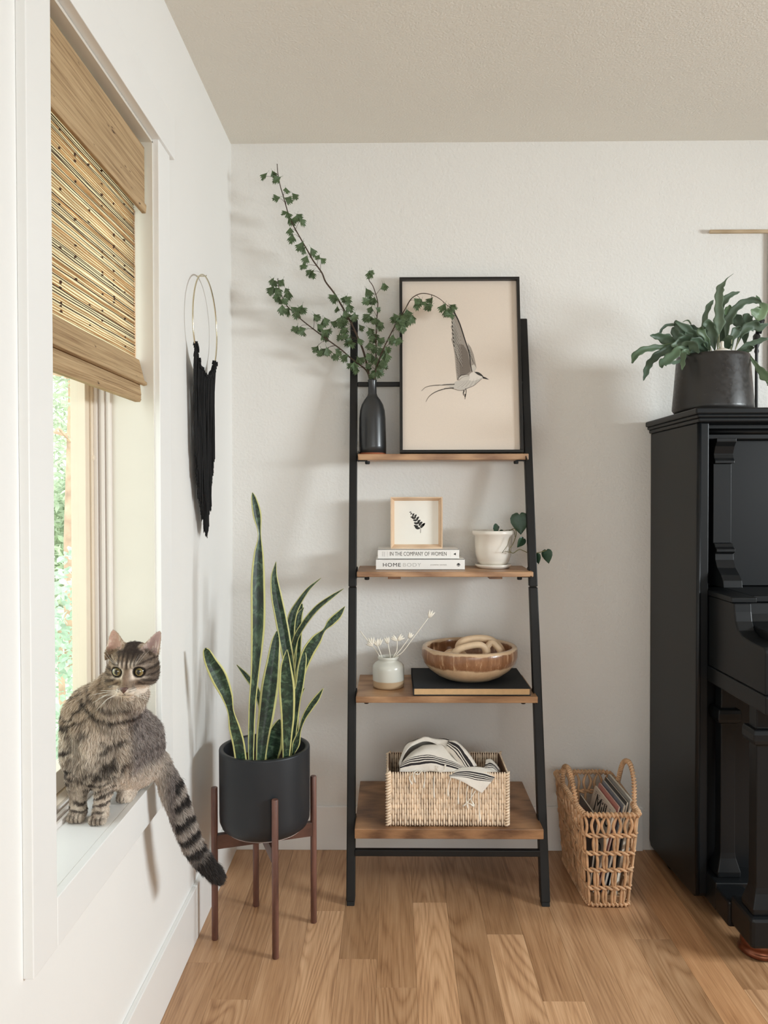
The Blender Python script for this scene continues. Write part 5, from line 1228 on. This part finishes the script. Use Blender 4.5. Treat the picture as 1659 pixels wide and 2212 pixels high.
# head
HC = P3(286, 1446, YH)
def hp(dx, dz, dy=0): return HC+np.array([px(dx, YH), dy, px(dz, YH)])    # picture-sized head units, dz up, dy away
ell(hp(-1, 6, .008), (px(52, YH), .040, px(45, YH)), .012)
ell(hp(0, 20, .012), (px(42, YH), .036, px(36, YH)), .012)
for s_ in (-1, 1):
    ell(hp(28*s_-1, -13, .006), (px(24, YH), .028, px(22, YH)), .012)                # cheeks
    ell(hp(9.5*s_, -37, -.036), (px(12.5, YH), .013, px(9.5, YH)), .007)             # whisker pads
    ell(hp(17*s_, 16, -.026), (px(16, YH), .012, px(9, YH)), .010)                   # brows
ell(hp(0, -18, -.030), (px(11, YH), .017, px(20, YH)), .010)                         # bridge
ell(hp(0, -47, -.026), (px(12, YH), .012, px(8, YH)), .008)                          # chin
ell(hp(0, -33, -.0465), (px(7.5, YH), .0055, px(5, YH)), .003)                       # nose
for s_ in (-1, 1):
    ell(hp(24*s_, 1, -.034), (px(13.5, YH), .0085, px(12.5, YH)), .006, sub=True)    # eye sockets
# ears: hollow cones turned forward
ears = [((-44, 83), (-59, 32), (-17, 50)), ((57, 81), (50, 22), (21, 52))]
for tip, ba, bb_ in ears:
    T = hp(tip[0], tip[1], .004); A = hp(ba[0], ba[1], .010); B = hp(bb_[0], bb_[1], .012); M0 = (A+B)/2
    up = T-M0; Lh = np.linalg.norm(up); up /= Lh; w_ = B-A; w_ -= up*(w_@up); Wd = np.linalg.norm(w_)/2; w_ /= 2*Wd; fw_ = np.cross(w_, up); fw_ *= -1 if fw_[1] > 0 else 1
    def earf(X, Y, Z, T=T, M0=M0, up=up, w_=w_, fw_=fw_, Lh=Lh, Wd=Wd):
        x, y, z = X-M0[0], Y-M0[1], Z-M0[2]
        h = (x*up[0]+y*up[1]+z*up[2])/Lh; a = x*w_[0]+y*w_[1]+z*w_[2]; d = x*fw_[0]+y*fw_[1]+z*fw_[2]
        hh = np.clip(h, -.25, 1); R = Wd*(1.04*np.sqrt(np.clip(1-hh, 0, 2))*(1-.22*np.clip(hh, 0, 1)))
        bow = .9*(a*a)/(Wd+1e-6); dd = d-bow*.55+.004                 # plate curls forward at its rims
        out_ = np.maximum(np.abs(a)-R, (np.abs(dd)-(.0026+.0035*np.clip(1-hh, 0, 1)))); return np.maximum(out_, np.maximum(h-1, -.35-h)*Lh)*.8
    put(earf, np.minimum(np.minimum(A, B), T)-.01, np.maximum(np.maximum(A, B), T)+.01, .0045)
    ctr = M0+up*Lh*.32+fw_*.0085; 
    ell(ctr, (Wd*.62, .0085, Lh*.50), .003, Euler((0, math.atan2(up[0], up[2]), 0)), sub=True)
def sdf(p):
    q = (p-LO)/H_; q = np.clip(q, 0, np.array(DM)-1.001); i = q.astype(int); f = q-i; v = 0
    for dx in (0, 1):
        for dy in (0, 1):
            for dz in (0, 1):
                w = (f[:, 0] if dx else 1-f[:, 0])*(f[:, 1] if dy else 1-f[:, 1])*(f[:, 2] if dz else 1-f[:, 2]); v = v+w*G[i[:, 0]+dx, i[:, 1]+dy, i[:, 2]+dz]
    return v
# flat soles on the sill
zs = LO[2]+H_*np.arange(DM[2]); ys = LO[1]+H_*np.arange(DM[1]); xs_ = LO[0]+H_*np.arange(DM[0])
inside = (xs_ < XC+.004)
G[inside] = np.maximum(G[inside], (WZ0+.0006-zs)[None, None, :].astype(np.float32))
grid = openvdb.FloatGrid(.03); grid.copyFromArray(G); pts_, quads_ = grid.convertToQuads(isovalue=0.0)
pts_ = pts_*H_+LO; quads_ = quads_[:, ::-1] if True else quads_
# keep the largest body of surface
def col_lerp(a, b, t): t = np.clip(t, 0, 1)[:, None]; return a*(1-t)+b*t
def sstep(a, b, x): t = np.clip((x-a)/(b-a), 0, 1); return t*t*(3-2*t)
C_lt, C_md, C_dk, C_cr, C_wm = [np.array(lin(c)) for c in ((206, 192, 176), (138, 122, 108), (52, 44, 41), (234, 220, 204), (184, 160, 134))]
C_pink, C_nose, C_blk = [np.array(lin(c)) for c in ((200, 164, 150), (112, 84, 72), (22, 18, 16))]
tpos = np.array([t_[:3] for t_ in tq]); tcum = np.concatenate([[0], np.cumsum(np.linalg.norm(np.diff(tpos, axis=0), axis=1))])
FACE = []
def fur_color(p, nrm):
    n1 = vnoise(p, 60, 1); n2 = vnoise(p, 160, 2); n3 = vnoise(p*np.array([1, 1, .45]), 320, 3)
    U = 849+p[:, 0]/KB; V = 1068-(p[:, 2]-CAM_Z)/KB          # body-sized units
    c = col_lerp(np.tile(C_lt, (len(p), 1)), np.tile(C_md, (len(p), 1)), .22+1.3*(n1-.5)+.9*(n3-.35))
    # warm brown at the shoulders, grey-lilac behind
    c = col_lerp(c, np.tile(C_wm, (len(p), 1)), .55*sstep(1600, 1520, V)*sstep(262, 225, U))
    hind = sstep(258, 282, U+.35*(V-1600)*0+(p[:, 1]-1.62)*300)*sstep(1500, 1540, V); grey = np.array(lin((132, 124, 124)))
    c = col_lerp(c, np.tile(grey, (len(p), 1)), .75*hind)
    s_ = np.sin((U*.16+V*.30)+9*(n1-.5)+4*(n2-.5)); c = col_lerp(c, np.tile(C_dk, (len(p), 1)), hind*.55*sstep(.35, .9, s_+.5*(n3-.5)))
    # pale chest and belly
    che = np.exp(-(((U-225)/34)**2+((V-1590)/48)**2)); c = col_lerp(c, np.tile(C_cr, (len(p), 1)), .62*che)
    bel = sstep(1655, 1690, V)*sstep(235, 255, U)*sstep(335, 300, U); c = col_lerp(c, np.tile(C_cr, (len(p), 1)), .6*bel)
    # broken bars on shoulder, flank and chest
    n4 = vnoise(p*np.array([1, 1, 1.6]), 34, 8)
    def bars(w, phase, lo, hi, amt):
        nonlocal c
        m_ = sstep(lo, hi, np.sin(phase)+.55*(n3-.5)+.5*(n2-.5))*sstep(.28, .50, n4); c = col_lerp(c, np.tile(C_dk, (len(p), 1)), w*amt*m_)
    bars(sstep(196, 156, U)*sstep(1535, 1560, V)*sstep(1690, 1650, V), V*.255+(U-150)*.10+5*(n1-.5), .0, .55, .95)
    bars(sstep(228, 244, U)*sstep(290, 272, U)*sstep(1560, 1580, V)*sstep(1665, 1650, V)*(p[:, 1] < 1.62), (V+.55*U)*.20+4*(n1-.5), .15, .7, .9)
    bars(sstep(1480, 1500, V)*sstep(1620, 1560, V)*sstep(245, 195, U), V*.19+U*.15+8*(n1-.5), .1, .75, .8)
    bars(sstep(176, 196, U)*sstep(262, 244, U)*sstep(1535, 1550, V)*sstep(1650, 1600, V), V*.15-U*.12+9*(n1-.5), .45, .95, .55)
    ln = 1655-.42*(U-222)+3*(n2-.5); c = col_lerp(c, np.tile(C_dk, (len(p), 1)), .9*np.exp(-((V-ln)/4.5)**2)*sstep(218, 228, U)*sstep(272, 262, U)*(p[:, 1] < 1.60))
    # necklaces
    for (a0, b0, cc, th) in ((1500, 1540, 1.15, 6.0), (1474, 1512, .9, 4.5), (1490, 1560, .5, 3.0)):
        t_ = np.clip((U-196)/90, 0, 1); line = a0+(b0-a0)*np.sin(t_*math.pi*.62)+5*(n1-.5)
        c = col_lerp(c, np.tile(C_dk, (len(p), 1)), .85*cc*np.exp(-((V-line)/th)**2)*sstep(188, 200, U)*sstep(312, 296, U)*(p[:, 1] < 1.60))
    # leg rings
    w = sstep(1618, 1650, V)*sstep(1752, 1730, V)*((U < 262)*1.0)*(p[:, 1] < 1.595)
    bars(w, V*.42+5.5*(n1-.5)+.12*U*np.sign(U-200), .0, .6, .9)
    # toe clefts: crease shade painted into the coat colour as dark lines
    for (cu, cv), cY in paws+[((268, 1735), 1.651)]:
        cx0 = float(PY(cu, cv, cY).x)
        for of in (-.0078, 0, .0078): c = col_lerp(c, np.tile(C_dk*.7, (len(p), 1)), .9*np.exp(-((p[:, 0]-cx0-of)/.0008)**2)*(p[:, 2] < WZ0+.017)*(np.abs(p[:, 1]-cY+.012) < .022)*(p[:, 1] < cY+.002))
    # tail rings
    d2 = np.linalg.norm(p[:, None, :]-tpos[None, :, :], axis=2); k = d2.argmin(1); tt = tcum[k]; near = (d2.min(1) < .034)*(V > 1636)*(U > 330)
    tdir = (tpos[-1]-tpos[2]); tdir = tdir/np.linalg.norm(tdir); tl = (p-tpos[2])@tdir
    s_ = np.sin(tl*2*math.pi/.040+1.2+2.2*(n1-.5)); ring = sstep(-.35, .45, s_+.4*(n3-.5)); ring = np.maximum(ring, sstep(.20, .235, tl))
    tc_ = col_lerp(np.tile(np.array(lin((168, 158, 150))), (len(p), 1)), np.tile(np.array(lin((38, 34, 34))), (len(p), 1)), ring*.95)
    c = np.where((near*sstep(334, 346, U))[:, None] > .3, tc_, c)
    # head
    dx = (p[:, 0]-HC[0])*CAM_F/YH; dz = (p[:, 2]-HC[2])*CAM_F/YH; hd = sstep(-62, -48, dz-.25*np.abs(dx)*0)*(np.abs(dx) < 72)*(p[:, 1] < YH+.055)
    hc_ = col_lerp(np.tile(C_wm*.9, (len(p), 1)), np.tile(C_md, (len(p), 1)), sstep(-30, 30, dx)+.5*(n3-.5))
    hc_ = col_lerp(hc_, np.tile(C_dk, (len(p), 1)), .34+.4*(n3-.5))
    def add(w, colr, amt=1.0):
        nonlocal hc_
        hc_ = col_lerp(hc_, np.tile(colr, (len(p), 1)), amt*w)
    ax_ = np.abs(dx)
    crown = sstep(26, 42, dz)*sstep(34, 24, ax_); add(crown, C_dk, .9)
    for x0, w0, za, zb in ((0, 3.2, 8, 40), (9, 2.4, 10, 44), (-9, 2.4, 10, 44), (17, 2.6, 12, 36), (-17, 2.6, 12, 36)):
        xx = x0*(1+(dz-12)*.008); add(np.exp(-((dx-xx)/w0)**2)*sstep(za-4, za+3, dz)*sstep(zb+4, zb-4, dz), C_dk, .9)
    for x0 in (-13, 13, -5, 5, 21, -21): add(np.exp(-((dx-x0)/2.0)**2)*sstep(8, 13, dz)*sstep(27, 20, dz), C_cr, .75)
    add(np.exp(-((ax_-9.5-.25*np.clip(dz, -20, 0)*-1)/3.0)**2)*sstep(-18, -10, dz)*sstep(14, 6, dz), C_cr, .95)         # pale inner eye
    add(np.exp(-(((ax_-26)/13)**2+((dz+12)/4.0)**2)), C_cr, .85)                                                     # pale under the eye
    add(np.exp(-(((ax_-25)/14)**2+((dz-14)/3.5)**2)), C_cr, .35)
    add(np.exp(-((dx/6.5)**2))*sstep(-30, -20, dz)*sstep(10, 0, dz), np.array(lin((134, 112, 96))), .8)                  # bridge
    for (xa, za, xb, zb, tk) in ((33, 1, 60, 12, 3.4), (28, -15, 54, -24, 3.8), (22, -22, 44, -34, 3.0), (38, -8, 58, -5, 2.6), (20, 17, 50, 27, 2.8)):
        t_ = np.clip((ax_-xa)/(xb-xa), 0, 1); ln = za+(zb-za)*t_; add(np.exp(-((dz-ln)/tk)**2)*sstep(xa-5, xa+2, ax_)*sstep(xb+8, xb, ax_), C_dk, .8)
    add(sstep(-27, -33, dz)*sstep(46, 30, ax_), C_cr, .85)                                                           # muzzle and chin
    for zz in (-31, -35): add(np.exp(-((dz-zz-.15*(ax_-14))/1.1)**2)*sstep(8, 11, ax_)*sstep(26, 18, ax_), C_dk, .55)
    add(np.exp(-((dx/1.2)**2))*sstep(-46, -43, dz)*sstep(-36, -38, dz)*(p[:, 1] < YH-.03), C_dk, .8)
    add(np.exp(-((dz+44.5+np.abs(np.abs(dx)-6)*-.25)/1.2)**2)*sstep(14, 10, ax_)*(p[:, 1] < YH-.025), C_dk, .55)
    er = ((dx/1.0-24*np.sign(dx))**2+(dz-1)**2)**.5; add(sstep(14.5, 12.0, er)*(p[:, 1] < YH), C_blk, .95)
    for tip, ba, bb_ in ears:
        cx_ = (tip[0]*.36+(ba[0]+bb_[0])*.32); T = np.array(tip); M0 = (np.array(ba)+np.array(bb_))/2.; uv_ = (T-M0); Lh = np.linalg.norm(uv_); uv_ = uv_/Lh; wv_ = np.array([uv_[1], -uv_[0]])
        h = ((dx-M0[0])*uv_[0]+(dz-M0[1])*uv_[1])/Lh; a = ((dx-M0[0])*wv_[0]+(dz-M0[1])*wv_[1])/22.0
        ew = sstep(-.02, .12, h)*sstep(1.08, .98, h)*sstep(1.25, 1.0, np.abs(a)); fr_ = sstep(.1, -.25, nrm[:, 1])
        add(ew, C_wm*.9, .8); add(ew*fr_*sstep(1.0, .6, np.abs(a)/(np.sqrt(np.clip(1-h, 0.02, 1)))), C_pink if tip[0] < 0 else np.array(lin((184, 158, 156))), .8); add(ew*fr_*sstep(.9, .3, h)*sstep(.52, .62, n3), C_cr, .5)
        add(ew*fr_*sstep(.35, .0, h)*(n3 > .5), C_dk, .5)
    c = col_lerp(c, hc_, hd)
    return np.clip(c*(1+.10*(n2-.5)[:, None]), 0, 1)
me = bpy.data.meshes.new('body'); loc0 = np.array(ct.location)
me.from_pydata([tuple(x) for x in (pts_-loc0)], [], [tuple(int(k) for k in q) for q in quads_])
bm = bmesh.new(); bm.from_mesh(me)
seen_ = set(); comps = []
for v in bm.verts:
    if v.index in seen_: continue
    st_ = [v]; comp = []; seen_.add(v.index)
    while st_:
        q = st_.pop(); comp.append(q)
        for e in q.link_edges:
            o_ = e.other_vert(q)
            if o_.index not in seen_: seen_.add(o_.index); st_.append(o_)
    comps.append(comp)
comps.sort(key=len); 
for c in comps[:-1]: bmesh.ops.delete(bm, geom=c, context='VERTS')
bmesh.ops.recalc_face_normals(bm, faces=bm.faces); bm.to_mesh(me); bm.free(); me.update()
nv = len(me.vertices); co = np.empty(nv*3); me.vertices.foreach_get('co', co); co = co.reshape(-1, 3)+loc0
no = np.empty(nv*3); me.vertices.foreach_get('normal', no); no = no.reshape(-1, 3)
cl_ = fur_color(co, no); ca = me.color_attributes.new('Col', 'FLOAT_COLOR', 'POINT'); ca.data.foreach_set('color', np.concatenate([cl_, np.ones((nv, 1))], 1).astype(np.float32).ravel())
M_skin = attr_mat('cat_coat', .85, spec=.1); M_fur = attr_mat('cat_fur', .7, spec=.2)
body = link_mesh('body', me, M_skin, ct); me.shade_smooth()
# fur: many tapering hairs, coloured by the coat under them
nf = len(me.polygons); fcen = np.empty(nf*3); me.polygons.foreach_get('center', fcen); fcen = fcen.reshape(-1, 3)+loc0
fno = np.empty(nf*3); me.polygons.foreach_get('normal', fno); fno = fno.reshape(-1, 3); far_ = np.empty(nf); me.polygons.foreach_get('area', far_)
NH = 150000
pick = rng.choice(nf, NH, p=far_/far_.sum()); root = fcen[pick]+rng.normal(0, .0008, (NH, 3)); nr = fno[pick]; root -= nr*.0008
dx = (root[:, 0]-HC[0])*CAM_F/YH; dz = (root[:, 2]-HC[2])*CAM_F/YH
head = (dz > -52)*(np.abs(dx) < 70)*(root[:, 1] < YH+.05)
er = ((dx-24*np.sign(dx))**2+(dz-1)**2)**.5; ban = head*(er < 15)*(root[:, 1] < YH)+head*((np.abs(dx) < 7)*(np.abs(dz+33) < 6)*(root[:, 1] < YH-.03)); 
ear = head*(dz > 44)*(np.abs(dx) > 20)
keep = ~(ban.astype(bool)) & ~((root[:, 2] < WZ0+.004) & (root[:, 0] < XC)); root, nr, head, ear, dx, dz = [a[keep] for a in (root, nr, head, ear, dx, dz)]
U = 849+root[:, 0]/KB; V = 1068-(root[:, 2]-CAM_Z)/KB
flow = np.tile(np.array([0, .15, -1.0]), (len(root), 1))
tl_m = (V > 1650)*(U > 338); flow[tl_m] = tdir_ = (tpos[-1]-tpos[2])/np.linalg.norm(tpos[-1]-tpos[2])
hf = np.stack([dx*.018, np.full_like(dx, .9), (dz+28)*.016], 1); hmk = head.astype(bool); flow[hmk] = hf[hmk]
hind = (U > 272)*(~hmk)*(~tl_m); flow[hind] = np.array([.35, .1, -1.0])
flow /= np.linalg.norm(flow, axis=1)[:, None]+1e-9
lng = np.where(hmk, .0045, .0125); lng = np.where(tl_m, .0155, lng); lng = np.where(ear.astype(bool), .0020, lng)
cheek = hmk & (np.abs(dx) > 36) & (dz < 10); lng = np.where(cheek, .008, lng); lng = np.where((V > 1700) & (U < 300), .0042, lng); lng = np.where((~hmk) & (V > 1640) & (V <= 1700) & (U < 262), .0075, lng)
lng = np.where(hmk & (np.abs(dx) < 26) & (dz < 5), .0022, lng)
lng = np.where((np.abs(U-225) < 45) & (V > 1540) & (V < 1660), .0165, lng)
lng = lng*rng.uniform(.6, 1.25, len(root))
fl = flow-nr*(flow*nr).sum(1)[:, None]; fl /= np.linalg.norm(fl, axis=1)[:, None]+1e-9
clump = np.stack([vnoise(root, 110, s)-.5 for s in (5, 6, 7)], 1); fl = fl+clump*.9; fl /= np.linalg.norm(fl, axis=1)[:, None]
lift = np.where(hmk, .28, .30)[:, None]; jit = rng.normal(0, .13, (len(root), 3))
d1 = fl*(1-lift)+nr*(lift+.25)+jit; d1 /= np.linalg.norm(d1, axis=1)[:, None]; d2_ = fl+nr*.10+jit; d2_ /= np.linalg.norm(d2_, axis=1)[:, None]
p1 = root+d1*(lng*.5)[:, None]; p2 = p1+d2_*(lng*.5)[:, None]
view = root-np.array(CC); side = np.cross(d2_, rng.normal(0, 1, root.shape)); side /= np.linalg.norm(side, axis=1)[:, None]+1e-9
wd = np.where(hmk, .00030, .00040)[:, None]
verts = np.stack([root-side*wd, root+side*wd, p1-side*wd*.8, p1+side*wd*.8, p2], 1).reshape(-1, 3)
n_ = len(root); base = np.arange(n_)*5
# hairs must stay above the sill board
lowm = (verts[:, 0] < XC+.002) & (verts[:, 2] < WZ0+.0012); verts[lowm, 2] = WZ0+.0012
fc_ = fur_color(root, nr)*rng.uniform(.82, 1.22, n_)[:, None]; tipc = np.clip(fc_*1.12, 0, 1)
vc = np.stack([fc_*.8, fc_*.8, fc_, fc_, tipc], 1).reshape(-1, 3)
fm_ = bpy.data.meshes.new('fur'); nvv = len(verts)
fm_.vertices.add(nvv); fm_.vertices.foreach_set('co', (verts-loc0).astype(np.float32).ravel())
quad = np.stack([base, base+1, base+3, base+2], 1); tri = np.stack([base+2, base+3, base+4], 1)
lv = np.concatenate([quad.ravel(), tri.ravel()]); fm_.loops.add(len(lv)); fm_.loops.foreach_set('vertex_index', lv.astype(np.int32))
ls = np.concatenate([np.arange(n_)*4, 4*n_+np.arange(n_)*3]); fm_.polygons.add(2*n_); fm_.polygons.foreach_set('loop_start', ls.astype(np.int32))
fm_.update(calc_edges=True)
ca = fm_.color_attributes.new('Col', 'FLOAT_COLOR', 'POINT'); ca.data.foreach_set('color', np.concatenate([vc, np.ones((nvv, 1))], 1).astype(np.float32).ravel())
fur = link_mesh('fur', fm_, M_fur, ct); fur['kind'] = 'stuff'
# eyes
t = NT('cat_eye'); tc = t.new('ShaderNodeTexCoord'); sp = t.new('ShaderNodeSeparateXYZ'); t.link(tc.outputs['Object'], sp.inputs[0])
xx = t.math('DIVIDE', sp.outputs['X'], .0028); zz = t.math('DIVIDE', sp.outputs['Z'], .0050)
pu = t.math('LESS_THAN', t.math('ADD', t.math('MULTIPLY', xx, xx), t.math('MULTIPLY', zz, zz)), 1.0)
rr = t.math('SQRT', t.math('ADD', t.math('MULTIPLY', sp.outputs['X'], sp.outputs['X']), t.math('MULTIPLY', sp.outputs['Z'], sp.outputs['Z'])))
irc = t.ramp(t.math('MULTIPLY', rr, 100), [(.25, lin((104, 88, 48))), (.55, lin((122, 106, 62))), (.72, lin((150, 136, 92))), (.80, lin((14, 11, 10)))])
t.setc(t.mix(pu, irc, (.008, .007, .006))); t.b.inputs['Roughness'].default_value = .06; t.b.inputs['Coat Weight'].default_value = 1.0; t.b.inputs['Coat Roughness'].default_value = .02; M_eye = t.m
for s_ in (-1, 1):
    c = hp(24*s_, 1.0, 0)
    yy = np.linspace(YH-.07, YH, 141); pp = np.stack([np.full(141, c[0]), yy, np.full(141, c[2])], 1); sd = sdf(pp); k = int(np.argmax(sd < 0)); ysf = yy[k]
    o_ = bpy.data.objects.new('eye', None)
    m = MB().ball((0, 0, 0), .0106, 28, 18); me_ = bpy.data.meshes.new('eye'); me_.from_pydata(m.v, [], m.f); me_.materials.append(M_eye); me_.shade_smooth()
    o = bpy.data.objects.new('eye', me_); col.objects.link(o); o.parent = ct; o.location = Vector((c[0], ysf+.0050, c[2]))-ct.location; bpy.data.objects.remove(o_)
    o['label'] = 'wide yellow-green eye with a slit pupil'
# nose leather
c = hp(0, -32.5, 0); M_nose = plain('nose_leather', (92, 66, 58), .45)
yy = np.linspace(YH-.08, YH, 161); sd = sdf(np.stack([np.full(161, c[0]), yy, np.full(161, c[2])], 1)); ysf = yy[int(np.argmax(sd < 0))]
nv_ = [(-8.4, 4.6, .0020), (-4.2, 6.2, .0002), (0, 6.5, -.0005), (4.2, 6.2, .0002), (8.4, 4.6, .0020), (6.0, 0, .0010), (2.6, -3.4, .0006), (0, -5.8, .0006), (-2.6, -3.4, .0006), (-6.0, 0, .0010)]
m = MB(); fr0 = [Vector((c[0]+px(a, YH), ysf-.0016+d, c[2]+px(b_, YH))) for a, b_, d in nv_]; bk0 = [p+Vector((0, .006, 0)) for p in fr0]
n = len(fr0); m.add(fr0+bk0+[Vector((c[0], ysf-.0034, c[2]+.001))], [(i, (i+1) % n, 2*n) for i in range(n)]+[(i, i+n, (i+1) % n+n, (i+1) % n) for i in range(n)])
m.build('nose', M_nose, ct, smooth=True, label='dark brown triangular nose')
# whiskers
M_wh = plain('whisker', (246, 242, 234), .5, var=0); 
for s_ in (-1, 1):
    for j in range(6):
        a = hp(s_*(13+2*(j % 3)), -34-2.2*j*.8, -.042); L = (58 if s_ < 0 else 44)*random.uniform(.75, 1.1); dz_ = (-2-7*j) if s_ < 0 else (4-4*j)
        b_ = hp(s_*(13+L*.5), -34-1.8*j+dz_*.3, -.044); e_ = hp(s_*(13+L), -36-1.8*j+dz_, -.030); MB().tube([a, b_, e_], [.00034, .00028, .00012], 4).build('whisker', M_wh, ct, smooth=True)
    for j in range(3):
        a = hp(s_*(16+3*j), 17, -.034); e_ = hp(s_*(30+10*j), 42+4*j, -.040); MB().tube([a, (a+e_)/2+np.array([0, -.006, 0]), e_], [.00014, .00012, .00008], 4).build('whisker', M_wh, ct, smooth=True)
# ------------------------------------------------------------------ marks and fittings belong to the part that carries them
def nest(owner_kind, child_kinds, host):
    for th in [o for o in bpy.data.objects if o.parent is None and o.name.split('.')[0] in owner_kind]:
        hosts = [c for c in th.children if c.name.split('.')[0] == host]
        if not hosts: continue
        for c in [c for c in th.children if c.name.split('.')[0] in child_kinds]: c.parent = hosts[0]
nest(('hardback_book', 'magazine'), ('lettering', 'emblem'), 'cover')
nest(('framed_print', 'framed_leaf'), ('bird_picture', 'sprig_picture'), 'print')
nest(('woven_shade',), ('valance_hem',), 'valance')
nest(('snake_plant',), ('pot_foot',), 'pot')
ups = [c for c in lad.children if c.name.startswith('upright')]
for p in [c for c in lad.children if c.name.startswith('foot_pad')]:
    px_ = p.data.vertices[0].co.x; p.parent = min([u_ for u_ in ups if min(v.co.z for v in u_.data.vertices) < .1], key=lambda u_: abs(u_.data.vertices[0].co.x-px_))
